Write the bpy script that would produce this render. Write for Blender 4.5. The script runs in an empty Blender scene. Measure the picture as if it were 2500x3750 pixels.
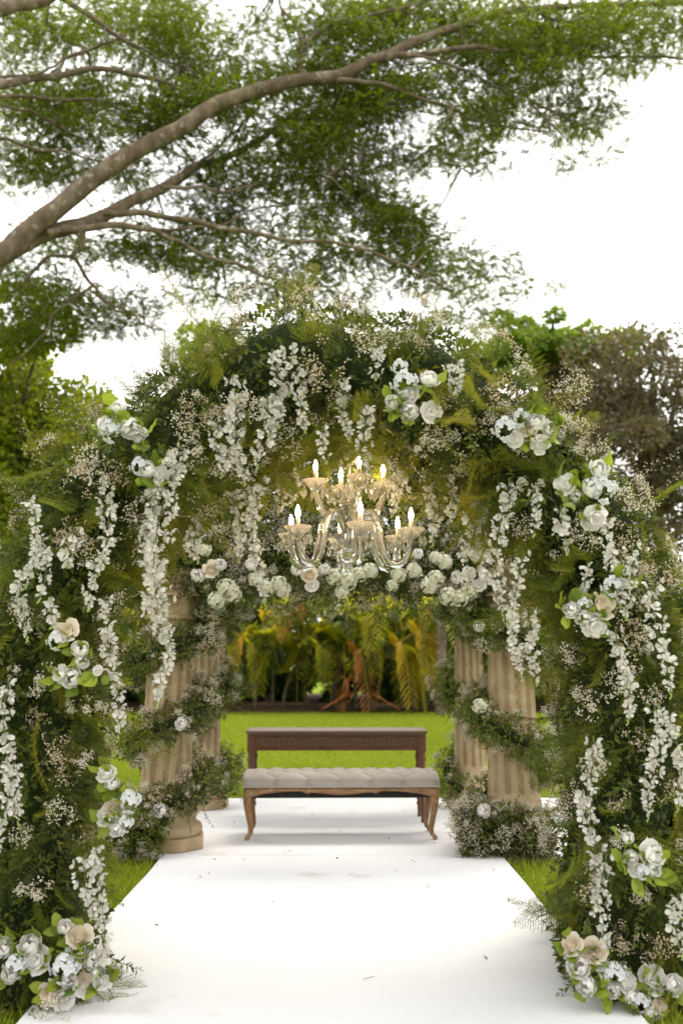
import bpy, math, random
import numpy as np
from mathutils import Matrix, Vector
R = math.radians
PI = math.pi
rng = np.random.default_rng(7)
random.seed(7)
scene = bpy.context.scene
col = scene.collection

# ------------------------------------------------------------------ camera
PITCH, YAW, FPX, EYE = R(8.42), R(0.557), 3700.0, 1.25
cd = bpy.data.cameras.new('camera')
cam = bpy.data.objects.new('camera', cd); col.objects.link(cam)
cam.location = (0, 0, EYE)
cam.rotation_euler = (PI/2 + PITCH, 0, -YAW)
cd.sensor_fit = 'VERTICAL'; cd.sensor_height = 36.0; cd.sensor_width = 24.0
cd.lens = 36.0*FPX/3750.0
cd.clip_start = 0.05; cd.clip_end = 2000
cd.dof.use_dof = True; cd.dof.focus_distance = 4.7; cd.dof.aperture_fstop = 2.2
scene.camera = cam

# ------------------------------------------------------------------ sky, sun, exposure
SUN_EL, SUN_AZ = R(60), R(28)          # compass-like: 0 = +Y, clockwise
w = bpy.data.worlds.new('World'); scene.world = w; w.use_nodes = True
nt = w.node_tree; nt.nodes.clear()
o_ = nt.nodes.new('ShaderNodeOutputWorld'); bg = nt.nodes.new('ShaderNodeBackground')
sky = nt.nodes.new('ShaderNodeTexSky'); sky.sky_type = 'NISHITA'; sky.sun_disc = False
sky.sun_elevation = SUN_EL; sky.sun_rotation = SUN_AZ; sky.dust_density = 3.0; sky.air_density = 1.0
tc = nt.nodes.new('ShaderNodeTexCoord')
mp = nt.nodes.new('ShaderNodeMapping'); mp.inputs['Scale'].default_value = (1.0, 1.0, 2.2)
nz = nt.nodes.new('ShaderNodeTexNoise'); nz.inputs['Scale'].default_value = 2.6; nz.inputs['Detail'].default_value = 6
rp = nt.nodes.new('ShaderNodeValToRGB')
rp.color_ramp.elements[0].position = .30; rp.color_ramp.elements[0].color = (.45,.45,.45,1)
rp.color_ramp.elements[1].position = .52; rp.color_ramp.elements[1].color = (1,1,1,1)
mx = nt.nodes.new('ShaderNodeMixRGB'); mx.inputs['Color2'].default_value = (11.0, 10.75, 10.3, 1)   # bright high cloud
nt.links.new(tc.outputs['Generated'], mp.inputs['Vector']); nt.links.new(mp.outputs['Vector'], nz.inputs['Vector'])
nt.links.new(nz.outputs['Fac'], rp.inputs['Fac']); nt.links.new(rp.outputs['Color'], mx.inputs['Fac'])
nt.links.new(sky.outputs['Color'], mx.inputs['Color1']); nt.links.new(mx.outputs['Color'], bg.inputs['Color'])
bg.inputs['Strength'].default_value = 0.10
nt.links.new(bg.outputs['Background'], o_.inputs['Surface'])
sd = bpy.data.lights.new('sun', 'SUN'); sd.energy = 1.5; sd.angle = R(28); sd.color = (1.0, .93, .80)
sun = bpy.data.objects.new('sun', sd); col.objects.link(sun)
sdir = Vector((math.sin(SUN_AZ)*math.cos(SUN_EL), math.cos(SUN_AZ)*math.cos(SUN_EL), math.sin(SUN_EL)))
sun.rotation_euler = sdir.to_track_quat('Z', 'Y').to_euler(); sun.location = sdir*30
vs = scene.view_settings; vs.view_transform = 'Standard'; vs.look = 'None'; vs.exposure = 1.15; vs.gamma = 1.0
vs.use_curve_mapping = False
cy = scene.cycles
cy.use_denoising = True; cy.max_bounces = 9; cy.diffuse_bounces = 4; cy.glossy_bounces = 4
cy.transmission_bounces = 9; cy.transparent_max_bounces = 8; cy.sample_clamp_indirect = 6.0
cy.caustics_refractive = False; cy.caustics_reflective = False

# ------------------------------------------------------------------ helpers
_F = np.array([math.sin(YAW)*math.cos(PITCH), math.cos(YAW)*math.cos(PITCH), math.sin(PITCH)])
_R = np.array([math.cos(YAW), -math.sin(YAW), 0.0]); _U = np.cross(_R, _F)
def P(dx, dy, Y):
    """point of the place at depth Y, measured off a 1568x2352 print of the photograph"""
    k = 2500/1568.0
    ray = _F*FPX + _R*(dx*k-1250) + _U*(1875-dy*k)
    return np.array([0, 0, EYE]) + ray*(Y/ray[1])
def proj(p):
    q = np.asarray(p, float) - np.array([0, 0, EYE]); z = q@_F
    k = 1568/2500.0
    return np.stack([(1250+FPX*(q@_R)/z)*k, (1875-FPX*(q@_U)/z)*k], -1)
def nrm(a): 
    a = np.asarray(a, float); return a/np.maximum(np.linalg.norm(a, axis=-1, keepdims=True), 1e-9)
def frames(D, roll=None, hint=None):
    """rotation matrices (N,3,3) whose third column is D"""
    D = nrm(np.atleast_2d(D)); n = len(D)
    h = np.tile([0, 0, 1.0], (n, 1)) if hint is None else np.broadcast_to(hint, (n, 3)).astype(float)
    bad = np.abs((h*D).sum(1)) > .97; h = h.copy(); h[bad] = [0, 1.0, .01]
    Y = nrm(h - D*(h*D).sum(1)[:, None]); X = np.cross(Y, D)
    if roll is not None:
        c, s = np.cos(roll)[:, None], np.sin(roll)[:, None]
        X, Y = X*c+Y*s, Y*c-X*s
    return np.stack([X, Y, D], -1)

class MB:
    def __init__(s): s.V = []; s.F = {3: [], 4: []}; s.M = {3: [], 4: []}; s.n = 0
    def add(s, V, F, mat=0):
        V = np.asarray(V, float).reshape(-1, 3); F = np.asarray(F, int)
        if F.ndim == 1: F = F[None]
        s.V.append(V); s.F[F.shape[1]].append(F+s.n); s.M[F.shape[1]].append(np.full(len(F), mat)); s.n += len(V); return s
    def arrays(s):
        V = np.concatenate(s.V)
        out = {k: (np.concatenate(s.F[k]), np.concatenate(s.M[k])) for k in (3, 4) if s.F[k]}
        return V, out
    def merge(s, other, M=None, mat=None):
        V, fs = other.arrays() if isinstance(other, MB) else other
        if M is not None: V = V@np.asarray(M)[:3, :3].T + np.asarray(M)[:3, 3]
        first = True
        for k, (F, m) in fs.items():
            s.F[k].append(F+s.n); s.M[k].append(m if mat is None else np.full(len(m), mat))
        s.V.append(V); s.n += len(V); return s
    def scatter(s, proto, Rm, T, S):
        V, fs = proto.arrays() if isinstance(proto, MB) else proto
        N = len(T); S = np.broadcast_to(np.asarray(S, float), (N,))
        W = np.einsum('nij,vj->nvi', Rm, V)*S[:, None, None] + T[:, None, :]
        off = (np.arange(N)*len(V))[:, None, None] + s.n
        for k, (F, m) in fs.items():
            s.F[k].append((F[None]+off).reshape(-1, k)); s.M[k].append(np.tile(m, N))
        s.V.append(W.reshape(-1, 3)); s.n += N*len(V); return s
    def mesh(s, name, mats, smooth=True):
        V, fs = s.arrays(); me = bpy.data.meshes.new(name)
        loops, starts, mi, c = [], [], [], 0
        for k, (F, m) in fs.items():
            loops.append(F.ravel()); starts.append(c+np.arange(len(F))*k); mi.append(m); c += F.size
        loops = np.concatenate(loops).astype(np.int32); starts = np.concatenate(starts).astype(np.int32); mi = np.concatenate(mi).astype(np.int32)
        me.vertices.add(len(V)); me.vertices.foreach_set('co', V.astype(np.float32).ravel())
        me.loops.add(len(loops)); me.loops.foreach_set('vertex_index', loops)
        me.polygons.add(len(starts)); me.polygons.foreach_set('loop_start', starts)
        me.polygons.foreach_set('material_index', mi)
        me.polygons.foreach_set('use_smooth', np.full(len(starts), bool(smooth)))
        for m in (mats if isinstance(mats, (list, tuple)) else [mats]): me.materials.append(m)
        me.update(calc_edges=True); me.validate(); return me

def grid(fn, nu, nv, closed_u=False):
    us = np.linspace(0, 1, nu, endpoint=not closed_u); vs_ = np.linspace(0, 1, nv)
    V = np.array([fn(u, v) for v in vs_ for u in us])
    F = []
    for j in range(nv-1):
        for i in range(nu if closed_u else nu-1):
            i2 = (i+1) % nu
            F.append((j*nu+i, j*nu+i2, (j+1)*nu+i2, (j+1)*nu+i))
    return V, np.array(F)
def tube(mb, pts, rad, n=8, mat=0, caps=True, flat=1.0, up=None):
    pts = np.asarray(pts, float); m = len(pts); rad = np.broadcast_to(np.asarray(rad, float), (m,))
    T = nrm(np.gradient(pts, axis=0)); a = np.array([0, 0, 1.0]) if up is None else np.asarray(up, float)
    if up is None and abs(T[0]@a) > .9: a = np.array([0, 1.0, 0])
    V = []; N = nrm(a - T[0]*(a@T[0]))
    for i in range(m):
        N = nrm(N - T[i]*(N@T[i])); B = np.cross(T[i], N)
        for k in range(n):
            t = 2*PI*k/n; V.append(pts[i] + rad[i]*(math.cos(t)*B*flat + math.sin(t)*N))
    F = [(i*n+k, i*n+(k+1) % n, (i+1)*n+(k+1) % n, (i+1)*n+k) for i in range(m-1) for k in range(n)]
    mb.add(V, F, mat)
    if caps:
        for e, i in ((0, 0), (1, m-1)):
            ring = [i*n+k for k in range(n)]; base = np.array(V)[ring]; c = base.mean(0)
            f = [(k, (k+1) % n, n) for k in range(n)]
            if e == 0: f = [(b, a_, c_) for a_, b, c_ in f]
            mb.add(np.vstack([base, c]), f, mat)
    return mb
def lathe(mb, prof, n=24, mat=0, fn=None, axis_off=(0, 0, 0)):
    prof = np.asarray(prof, float); V = []
    for r, z in prof:
        for k in range(n):
            t = 2*PI*k/n; rr = r*(fn(t, z) if fn else 1); V.append((rr*math.cos(t)+axis_off[0], rr*math.sin(t)+axis_off[1], z+axis_off[2]))
    F = [(i*n+k, i*n+(k+1) % n, (i+1)*n+(k+1) % n, (i+1)*n+k) for i in range(len(prof)-1) for k in range(n)]
    return mb.add(V, F, mat)
def box(mb, lo, hi, mat=0, bev=0.0):
    lo = np.array(lo, float); hi = np.array(hi, float)
    if bev <= 0:
        V = [(x, y, z) for z in (lo[2], hi[2]) for y in (lo[1], hi[1]) for x in (lo[0], hi[0])]
        F = [(0, 2, 3, 1), (4, 5, 7, 6), (0, 1, 5, 4), (2, 6, 7, 3), (0, 4, 6, 2), (1, 3, 7, 5)]
        return mb.add(V, F, mat)
    b = min(bev, (hi-lo).min()*.45); c = (lo+hi)/2; h = (hi-lo)/2
    V = []; idx = {}
    for sx in (-1, 1):
        for sy in (-1, 1):
            for sz in (-1, 1):
                s = np.array([sx, sy, sz])
                for ax in range(3):
                    hh = h-b; hh = hh.copy(); hh[ax] = h[ax]; idx[(sx, sy, sz, ax)] = len(V); V.append(c+s*hh)
    F4, F3 = [], []
    for ax in range(3):
        a, d = [(1, 2), (2, 0), (0, 1)][ax]
        for s in (-1, 1):
            q = []
            for (u, v) in ((-1, -1), (1, -1), (1, 1), (-1, 1)):
                k = [0, 0, 0]; k[ax] = s; k[a] = u; k[d] = v; q.append(idx[(*k, ax)])
            F4.append(q if s > 0 else q[::-1])
    for ax in range(3):
        a, d = [(1, 2), (2, 0), (0, 1)][ax]
        for u in (-1, 1):
            for v in (-1, 1):
                k1 = [0]*3; k2 = [0]*3; k1[ax] = -1; k2[ax] = 1
                for k in (k1, k2): k[a] = u; k[d] = v
                q = [idx[(*k1, a)], idx[(*k2, a)], idx[(*k2, d)], idx[(*k1, d)]]
                F4.append(q if u*v < 0 else q[::-1])
    for sx in (-1, 1):
        for sy in (-1, 1):
            for sz in (-1, 1):
                q = [idx[(sx, sy, sz, k)] for k in range(3)]; F3.append(q if sx*sy*sz > 0 else q[::-1])
    V = np.array(V); n0 = mb.n
    mb.add(V, F4, mat); mb.F[3].append(np.array(F3)+n0); mb.M[3].append(np.full(8, mat)); return mb

def spline(pts, n):
    """Catmull-Rom through pts, n samples"""
    p = np.asarray(pts, float); p = np.vstack([2*p[0]-p[1], p, 2*p[-1]-p[-2]]); m = len(p)-3
    out = []
    for t in np.linspace(0, m-1e-6, n):
        i = int(t); u = t-i; a, b, c, d = p[i:i+4]
        out.append(.5*((2*b)+(c-a)*u+(2*a-5*b+4*c-d)*u*u+(3*b-a-3*c+d)*u**3))
    return np.array(out)

def link(name, data, parent=None, M=None, loc=None):
    o = bpy.data.objects.new(name, data); col.objects.link(o)
    if parent is not None: o.parent = parent
    if M is not None: o.matrix_local = M
    if loc is not None: o.location = tuple(loc)
    return o
def tag(o, label, cat, group=None):
    o['label'] = label; o['category'] = cat
    if group: o['group'] = group
    return o
def thing(name, label, cat, loc=(0, 0, 0), group=None, rz=0):
    o = bpy.data.objects.new(name, None); col.objects.link(o); o.empty_display_size = .1
    o.location = tuple(loc); o.rotation_euler = (0, 0, rz); return tag(o, label, cat, group)
def mat4(Rm, t, s=1.0):
    M = np.eye(4); M[:3, :3] = np.asarray(Rm)*s; M[:3, 3] = t; return Matrix(M.tolist())

# ------------------------------------------------------------------ materials
def newmat(name):
    m = bpy.data.materials.new(name); m.use_nodes = True; nt = m.node_tree; nt.nodes.clear()
    return m, nt, nt.nodes.new('ShaderNodeOutputMaterial')
def ramp(nt, stops, interp='LINEAR'):
    r = nt.nodes.new('ShaderNodeValToRGB'); cr = r.color_ramp; cr.interpolation = interp
    while len(cr.elements) < len(stops): cr.elements.new(.5)
    for e, (p, c) in zip(cr.elements, stops): e.position = p; e.color = (*c, 1)
    return r
def leafmat(name, cols, transl=.35, rough=.5, spec=.3, by='island', tcol=None):
    m, nt, out = newmat(name); L = nt.links.new
    if by == 'island': src = nt.nodes.new('ShaderNodeNewGeometry').outputs['Random Per Island']
    else: src = nt.nodes.new('ShaderNodeObjectInfo').outputs['Random']
    r = ramp(nt, [(i/max(1, len(cols)-1), c) for i, c in enumerate(cols)]); L(src, r.inputs['Fac'])
    p = nt.nodes.new('ShaderNodeBsdfPrincipled'); p.inputs['Roughness'].default_value = rough
    p.inputs['Specular IOR Level'].default_value = spec; L(r.outputs['Color'], p.inputs['Base Color'])
    t = nt.nodes.new('ShaderNodeBsdfTranslucent')
    mul = nt.nodes.new('ShaderNodeMixRGB'); mul.blend_type = 'MULTIPLY'; mul.inputs['Fac'].default_value = 1
    mul.inputs['Color2'].default_value = (*(tcol or (1.5, 1.5, .7)), 1); L(r.outputs['Color'], mul.inputs['Color1']); L(mul.outputs['Color'], t.inputs['Color'])
    mix = nt.nodes.new('ShaderNodeMixShader'); mix.inputs['Fac'].default_value = transl
    L(p.outputs[0], mix.inputs[1]); L(t.outputs[0], mix.inputs[2]); L(mix.outputs[0], out.inputs['Surface']); return m
def surf(name, stops, scale=8, detail=5, rough=.6, bump=0.0, bscale=None, spec=.4, stretch=(1, 1, 1), coord='Object', wear=None):
    m, nt, out = newmat(name); L = nt.links.new
    tc = nt.nodes.new('ShaderNodeTexCoord'); mp = nt.nodes.new('ShaderNodeMapping'); mp.inputs['Scale'].default_value = stretch
    L(tc.outputs[coord], mp.inputs['Vector'])
    n = nt.nodes.new('ShaderNodeTexNoise'); n.inputs['Scale'].default_value = scale; n.inputs['Detail'].default_value = detail
    L(mp.outputs[0], n.inputs['Vector']); r = ramp(nt, stops); L(n.outputs['Fac'], r.inputs['Fac'])
    p = nt.nodes.new('ShaderNodeBsdfPrincipled'); p.inputs['Roughness'].default_value = rough; p.inputs['Specular IOR Level'].default_value = spec
    c = r.outputs['Color']
    if wear:
        n2 = nt.nodes.new('ShaderNodeTexNoise'); n2.inputs['Scale'].default_value = wear[0]; n2.inputs['Detail'].default_value = 8
        L(tc.outputs[coord], n2.inputs['Vector']); r2 = ramp(nt, [(wear[1], (0, 0, 0)), (wear[1]+.12, (1, 1, 1))]); L(n2.outputs['Fac'], r2.inputs['Fac'])
        mm = nt.nodes.new('ShaderNodeMixRGB'); mm.inputs['Color2'].default_value = (*wear[2], 1); L(r2.outputs['Color'], mm.inputs['Fac']); L(c, mm.inputs['Color1']); c = mm.outputs['Color']
    L(c, p.inputs['Base Color'])
    if bump:
        nb = nt.nodes.new('ShaderNodeTexNoise'); nb.inputs['Scale'].default_value = bscale or scale*4; nb.inputs['Detail'].default_value = 6; L(mp.outputs[0], nb.inputs['Vector'])
        b = nt.nodes.new('ShaderNodeBump'); b.inputs['Strength'].default_value = bump; b.inputs['Distance'].default_value = .01
        L(nb.outputs['Fac'], b.inputs['Height']); L(b.outputs[0], p.inputs['Normal'])
    L(p.outputs[0], out.inputs['Surface']); return m

M_ = {}
M_['leaf_dark'] = leafmat('dark leaf', [(.034, .045, .012), (.064, .082, .017), (.112, .134, .026), (.175, .19, .036)], .38, .42, .4)
M_['leaf_mid'] = leafmat('mid leaf', [(.07, .095, .016), (.11, .145, .020), (.17, .20, .028)], .35, .42, .4)
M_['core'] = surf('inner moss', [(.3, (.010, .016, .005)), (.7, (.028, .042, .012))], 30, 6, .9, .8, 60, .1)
M_['fern'] = leafmat('asparagus fern', [(.09, .115, .02), (.14, .17, .02), (.21, .23, .024), (.30, .27, .028)], .4, .6, .15, by='object')
M_['stem'] = surf('green stem', [(.3, (.05, .08, .02)), (.7, (.10, .13, .03))], 20, 3, .6)
M_['twig'] = surf('thin twig', [(.3, (.05, .04, .02)), (.7, (.12, .10, .04))], 20, 3, .7)
M_['breath'] = leafmat("baby's breath floret", [(.72, .68, .54), (.76, .73, .62), (.72, .64, .46), (.78, .76, .68), (.52, .40, .24)], .25, .7, .1, tcol=(1, 1, .9))
M_['breath_tan'] = leafmat("dried baby's breath floret", [(.68, .57, .40), (.72, .64, .48), (.50, .36, .21), (.74, .69, .56)], .25, .7, .1, tcol=(1, 1, .9))
M_['wisteria'] = leafmat('white wisteria petal', [(.50, .475, .43), (.62, .60, .555), (.55, .525, .49), (.70, .68, .63)], .3, .6, .2, tcol=(1, 1, .97))
M_['petal_white'] = leafmat('white silk petal', [(.82, .80, .76), (.86, .84, .81), (.82, .80, .79)], .3, .6, .2, tcol=(1, 1, 1))
M_['petal_cream'] = leafmat('cream silk petal', [(.84, .77, .65), (.86, .80, .70), (.82, .72, .57)], .3, .6, .2, tcol=(1, .96, .85))
M_['petal_blue'] = leafmat('cool white silk petal', [(.76, .775, .79), (.82, .825, .83)], .3, .6, .2, tcol=(1, 1, 1))
M_['hydrangea'] = leafmat('ivory hydrangea petal', [(.80, .80, .66), (.84, .84, .76), (.72, .76, .52)], .3, .6, .2, tcol=(1, 1, .9))
M_['lime'] = leafmat('yellow green silk leaf', [(.16, .23, .03), (.25, .32, .035), (.33, .38, .05), (.10, .17, .025)], .35, .45, .35, by='object', tcol=(1.2, 1.2, .7))
M_['bud'] = leafmat('green bud', [(.35, .45, .12), (.5, .58, .25)], .3, .6, .2)
M_['stone'] = surf('buff cast stone', [(.25, (.27, .20, .115)), (.55, (.39, .297, .18)), (.8, (.47, .372, .245))], 7, 8, .85, .35, 60, .15, wear=(16, .66, (.60, .53, .44)))
M_['walnut'] = surf('dark carved wood', [(.25, (.080, .033, .016)), (.55, (.135, .058, .029)), (.8, (.20, .095, .050))], 5, 8, .5, .25, 30, .35, (2.0, 22, 22))
M_['walnut_top'] = surf('worn table top wood', [(.25, (.10, .052, .030)), (.6, (.165, .092, .056)), (.85, (.23, .145, .098))], 5, 8, .45, .2, 30, .4, (2.0, 22, 22))
M_['oak'] = surf('weathered oak', [(.25, (.17, .09, .04)), (.55, (.30, .17, .08)), (.8, (.42, .27, .15))], 6, 8, .6, .3, 50, .3, (8, 8, 2.0), wear=(22, .62, (.45, .33, .22)))
M_['oak_rail'] = surf('weathered oak rail', [(.25, (.17, .09, .04)), (.55, (.30, .17, .08)), (.8, (.42, .27, .15))], 6, 8, .6, .3, 50, .3, (2, 12, 12), wear=(22, .62, (.45, .33, .22)))
M_['linen'] = surf('beige linen', [(.3, (.36, .32, .29)), (.7, (.44, .395, .36))], 6, 6, .9, .35, 500, .1)
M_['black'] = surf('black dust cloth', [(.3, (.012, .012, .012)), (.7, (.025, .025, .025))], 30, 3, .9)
M_['bark'] = surf('grey brown bark', [(.25, (.07, .05, .035)), (.5, (.14, .105, .075)), (.75, (.24, .19, .145))], 7, 9, .9, .9, 26, .1, (1, 1, .6), wear=(11, .60, (.30, .27, .22)))
M_['rain_leaf'] = leafmat('rain tree leaflet', [(.034, .054, .010), (.062, .092, .012), (.11, .15, .016), (.19, .23, .03)], .48, .45, .3, tcol=(1.7, 1.7, .6))
M_['glass'] = None
M_['lawn'] = surf('lawn soil and turf', [(.25, (.09, .14, .010)), (.5, (.14, .20, .010)), (.8, (.20, .245, .015))], 1.6, 10, .95, .6, 60, .05, coord='Object')
M_['grass'] = leafmat('grass blade', [(.16, .225, .016), (.22, .285, .018), (.28, .33, .022), (.36, .36, .045)], .35, .55, .2, tcol=(1.3, 1.3, .6))
M_['mulch'] = surf('leaf litter mulch', [(.3, (.03, .022, .014)), (.55, (.065, .042, .026)), (.8, (.13, .085, .05))], 9, 10, .95, .8, 30, .05)
M_['carpet'] = surf('white carpet', [(.25, (.70, .70, .71)), (.7, (.77, .77, .78))], 1.3, 9, .92, .35, 120, .08, wear=(2.6, .62, (.60, .585, .56)))

def glassmat(name, tint, rough=.04):
    m, nt, out = newmat(name); L = nt.links.new
    p = nt.nodes.new('ShaderNodeBsdfPrincipled'); p.inputs['Base Color'].default_value = (*tint, 1); p.inputs['Transmission Weight'].default_value = 1.0
    p.inputs['Roughness'].default_value = rough; p.inputs['IOR'].default_value = 1.5
    t = nt.nodes.new('ShaderNodeBsdfTranslucent'); t.inputs['Color'].default_value = (.95, .94, .92, 1); d = nt.nodes.new('ShaderNodeBsdfDiffuse'); d.inputs['Color'].default_value = (.9, .9, .9, 1)
    a = nt.nodes.new('ShaderNodeMixShader'); a.inputs['Fac'].default_value = .45; L(t.outputs[0], a.inputs[1]); L(d.outputs[0], a.inputs[2])
    b = nt.nodes.new('ShaderNodeMixShader'); b.inputs['Fac'].default_value = .16; L(p.outputs[0], b.inputs[1]); L(a.outputs[0], b.inputs[2])  # white share in the glass stands in for bulb light that caustics would scatter
    L(b.outputs[0], out.inputs['Surface']); return m
M_['glass'] = glassmat('whitened crystal', (1.0, .99, .97))
m, nt2, out2 = newmat('lit bulb'); e = nt2.nodes.new('ShaderNodeEmission'); e.inputs['Color'].default_value = (1, .68, .34, 1); e.inputs['Strength'].default_value = 135
nt2.links.new(e.outputs[0], out2.inputs['Surface']); M_['bulb'] = m
M_['candle'] = surf('ivory candle sleeve', [(.3, (.80, .77, .70)), (.7, (.84, .82, .77))], 10, 2, .5)
M_['metal'] = surf('silver fitting', [(.3, (.5, .48, .45)), (.7, (.65, .62, .58))], 10, 2, .3); 
for n_ in M_['metal'].node_tree.nodes:
    if n_.type == 'BSDF_PRINCIPLED': n_.inputs['Metallic'].default_value = 1

# ------------------------------------------------------------------ the setting: lawn, bed, platform, aisle
def structure(name, mesh): o = link(name, mesh); o['kind'] = 'structure'; return o
mb = MB()
def lawn_h(x, y): return .02*math.sin(x*.35+1)*math.sin(y*.22) if y > 11 else 0.0
xs = np.concatenate([np.linspace(-160, -20, 8), np.linspace(-18, 18, 37), np.linspace(20, 160, 8)])
ys = np.concatenate([[-120, -60, -20, -8], np.linspace(-4, 40, 45), [60, 120, 300]])
V = [(x, y, lawn_h(x, y)) for y in ys for x in xs]; nx = len(xs)
mb.add(V, [(j*nx+i, j*nx+i+1, (j+1)*nx+i+1, (j+1)*nx+i) for j in range(len(ys)-1) for i in range(nx-1)])
structure('lawn', mb.mesh('lawn', M_['lawn']))
mb = MB()
def bed(u, v):
    x = -30+60*u; y0 = 25.5+.5*math.sin(x*.7)+.25*math.sin(x*2.1+1); y = y0+(36-y0)*v
    return (x, y, .03+.10*min(1, v*8)+.03*math.sin(x*3+y*2)*min(1, v*8))
mb.add(*grid(bed, 90, 14)); structure('mulch_bed', mb.mesh('mulch_bed', M_['mulch']))
# platform and aisle under white carpet
Z0 = .045
mb = MB(); box(mb, (-2.0, 6.62, .004), (2.12, 9.30, Z0), 0, .012)
tag(link('platform_carpet', mb.mesh('platform_carpet', M_['carpet'], False)), 'wide white carpeted platform that bench, table and columns stand on', 'platform')
mb = MB(); 
def aisle(u, v):
    x = -1.065+2.13*u; y = -3+9.612*v
    return (x + (.006*math.sin(y*2.3) if u in (0, 1) else 0), y, Z0-.003+.0015*math.sin(x*7+y*3)+.001*math.sin(y*9))
Va, Fa = grid(aisle, 24, 90); mb.add(Va, Fa)
box(mb, (-1.06, -3, .004), (1.06, 6.605, Z0-.008))
tag(link('aisle_carpet', mb.mesh('aisle_carpet', M_['carpet'])), 'long straight white carpet aisle running under the flower arch', 'carpet')
# grass blades
def blade(h, wd):
    b = MB(); b.add([(-wd, 0, 0), (wd, 0, 0), (wd*.7, h*.12, h*.55), (-wd*.7, h*.12, h*.55)], [(0, 1, 2, 3)])
    b.add([(-wd*.7, h*.12, h*.55), (wd*.7, h*.12, h*.55), (0, h*.45, h)], [(0, 1, 2)]); return b
gr = MB()
def grass(x0, x1, y0, y1, dens, h, wd):
    n = int((x1-x0)*(y1-y0)*dens); x = rng.uniform(x0, x1, n); y = rng.uniform(y0, y1, n)
    keep = ~((np.abs(x) < 1.068) & (y < 6.62)) & ~((x > -2.02) & (x < 2.14) & (y > 6.6) & (y < 9.32))
    x, y = x[keep], y[keep]; n = len(x); D = nrm(np.stack([rng.normal(0, .35, n), rng.normal(0, .35, n), np.ones(n)], 1))
    gr.scatter(blade(h, wd), frames(D, rng.uniform(0, 2*PI, n)), np.stack([x, y, np.zeros(n)-.003], 1), rng.uniform(.55, 1.35, n))
grass(-2.3, -1.06, 3.2, 9.6, 3200, .06, .0026); grass(1.06, 2.4, 3.2, 9.6, 3200, .06, .0026)
grass(-3.2, 3.4, 9.3, 13, 2300, .05, .003); grass(-4.2, 4.6, 13, 18, 1000, .05, .0045); grass(-5.5, 6.2, 18, 25, 550, .055, .006)
grass(-5, -2.3, 3, 10, 500, .06, .004); grass(2.4, 5, 3, 10, 500, .06, .004)
g = link('grass_blades', gr.mesh('grass_blades', M_['grass'])); g['kind'] = 'stuff'; tag(g, 'short bright yellow green lawn grass around the platform', 'grass')

# ------------------------------------------------------------------ plant prototypes
def leaf4(L, W, fold=.25, curl=.2):
    b = MB(); b.add([(0, 0, 0), (-W/2, fold*W, L*.45), (0, 0, L*.5), (W/2, fold*W, L*.45), (0, -curl*L*.5, L)],
                    [(0, 3, 2), (0, 2, 1), (2, 3, 4), (1, 2, 4)]); return b
def broad_leaf(L, W, curl=.25, fold=.2):
    def fn(u, v):
        s = 2*u-1; wd = W/2*math.sin(PI*min(1, .06+.94*v)**.85)**.8 if v < 1 else 0
        return (s*wd, abs(s)*fold*wd - curl*L*v*v + .004*math.sin(v*9+s*3), L*v*(1-.12*v*v*curl*2))
    b = MB(); b.add(*grid(fn, 5, 7)); return b
def sprig(L, n, ll, lw, seed):
    r = np.random.default_rng(seed); b = MB()
    t = np.linspace(0, 1, 6); pts = np.stack([.12*L*t**2*r.normal(), -.18*L*t**2, L*t], 1); 
    pts = np.stack([.1*L*r.normal()*t**2, -.2*L*t**2, L*t*(1-.06*t)], 1)
    tube(b, pts, np.linspace(.0022, .0009, 6), 3, 1, False)
    lf = leaf4(ll, lw)
    for i in range(n):
        s = .12+.88*i/(n-1); p = np.array([np.interp(s, t, pts[:, k]) for k in range(3)])
        a = i*2.4+r.normal()*.4; d = nrm(np.array([math.cos(a), math.sin(a), .75+r.normal()*.2])) if i < n-1 else np.array([0, -.3, 1.])
        b.scatter(lf, frames(d, np.array([r.uniform(-.7, .7)])), p[None], r.uniform(.7, 1.2))
    return b
def fern(L, seed, width=.30, droop=.45):
    r = np.random.default_rng(seed); b = MB(); t = np.linspace(0, 1, 9)
    pts = np.stack([L*.08*np.sin(t*3+seed), -droop*L*t**2, L*t*(1-.25*t*droop)], 1); tube(b, pts, np.linspace(.0024, .0008, 9), 3, 1, False)
    nb = 30; needle_T, needle_D = [], []; br = []
    for i in range(nb):
        s = .08+.9*i/(nb-1); p = np.array([np.interp(s, t, pts[:, k]) for k in range(3)])
        for sd_ in (-1, 1):
            l = width*L*(math.sin(PI*(.1+.86*s**.8)))*r.uniform(.7, 1.1)
            d = nrm(np.array([sd_*1.0, r.normal()*.18-.1, .75])); e = p+d*l+np.array([0, -l*.12, -l*.05])
            br.append((p, e))
            m_ = max(4, int(l/.0065))
            for k in range(m_):
                q = p+(e-p)*(k+.6)/m_
                for n2 in range(3):
                    needle_T.append(q); dd = nrm(d*.7+r.normal(size=3)*.75); needle_D.append(dd*.013*(1.15-.6*k/m_)*r.uniform(.7, 1.2))
    for p, e in br:
        sd2 = np.cross(e-p, [0, 1, 0]); sd2 = sd2/np.linalg.norm(sd2)*.0007
        b.add([p-sd2, p+sd2, e+sd2*.4, e-sd2*.4], [(0, 1, 2, 3)], 1)
    T = np.array(needle_T); D = np.array(needle_D); side = nrm(np.cross(D, r.normal(size=D.shape)))*.0011
    V = np.stack([T-side, T+side, T+D], 1).reshape(-1, 3); F = np.arange(len(V)).reshape(-1, 3); b.add(V, F, 0); return b
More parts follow.
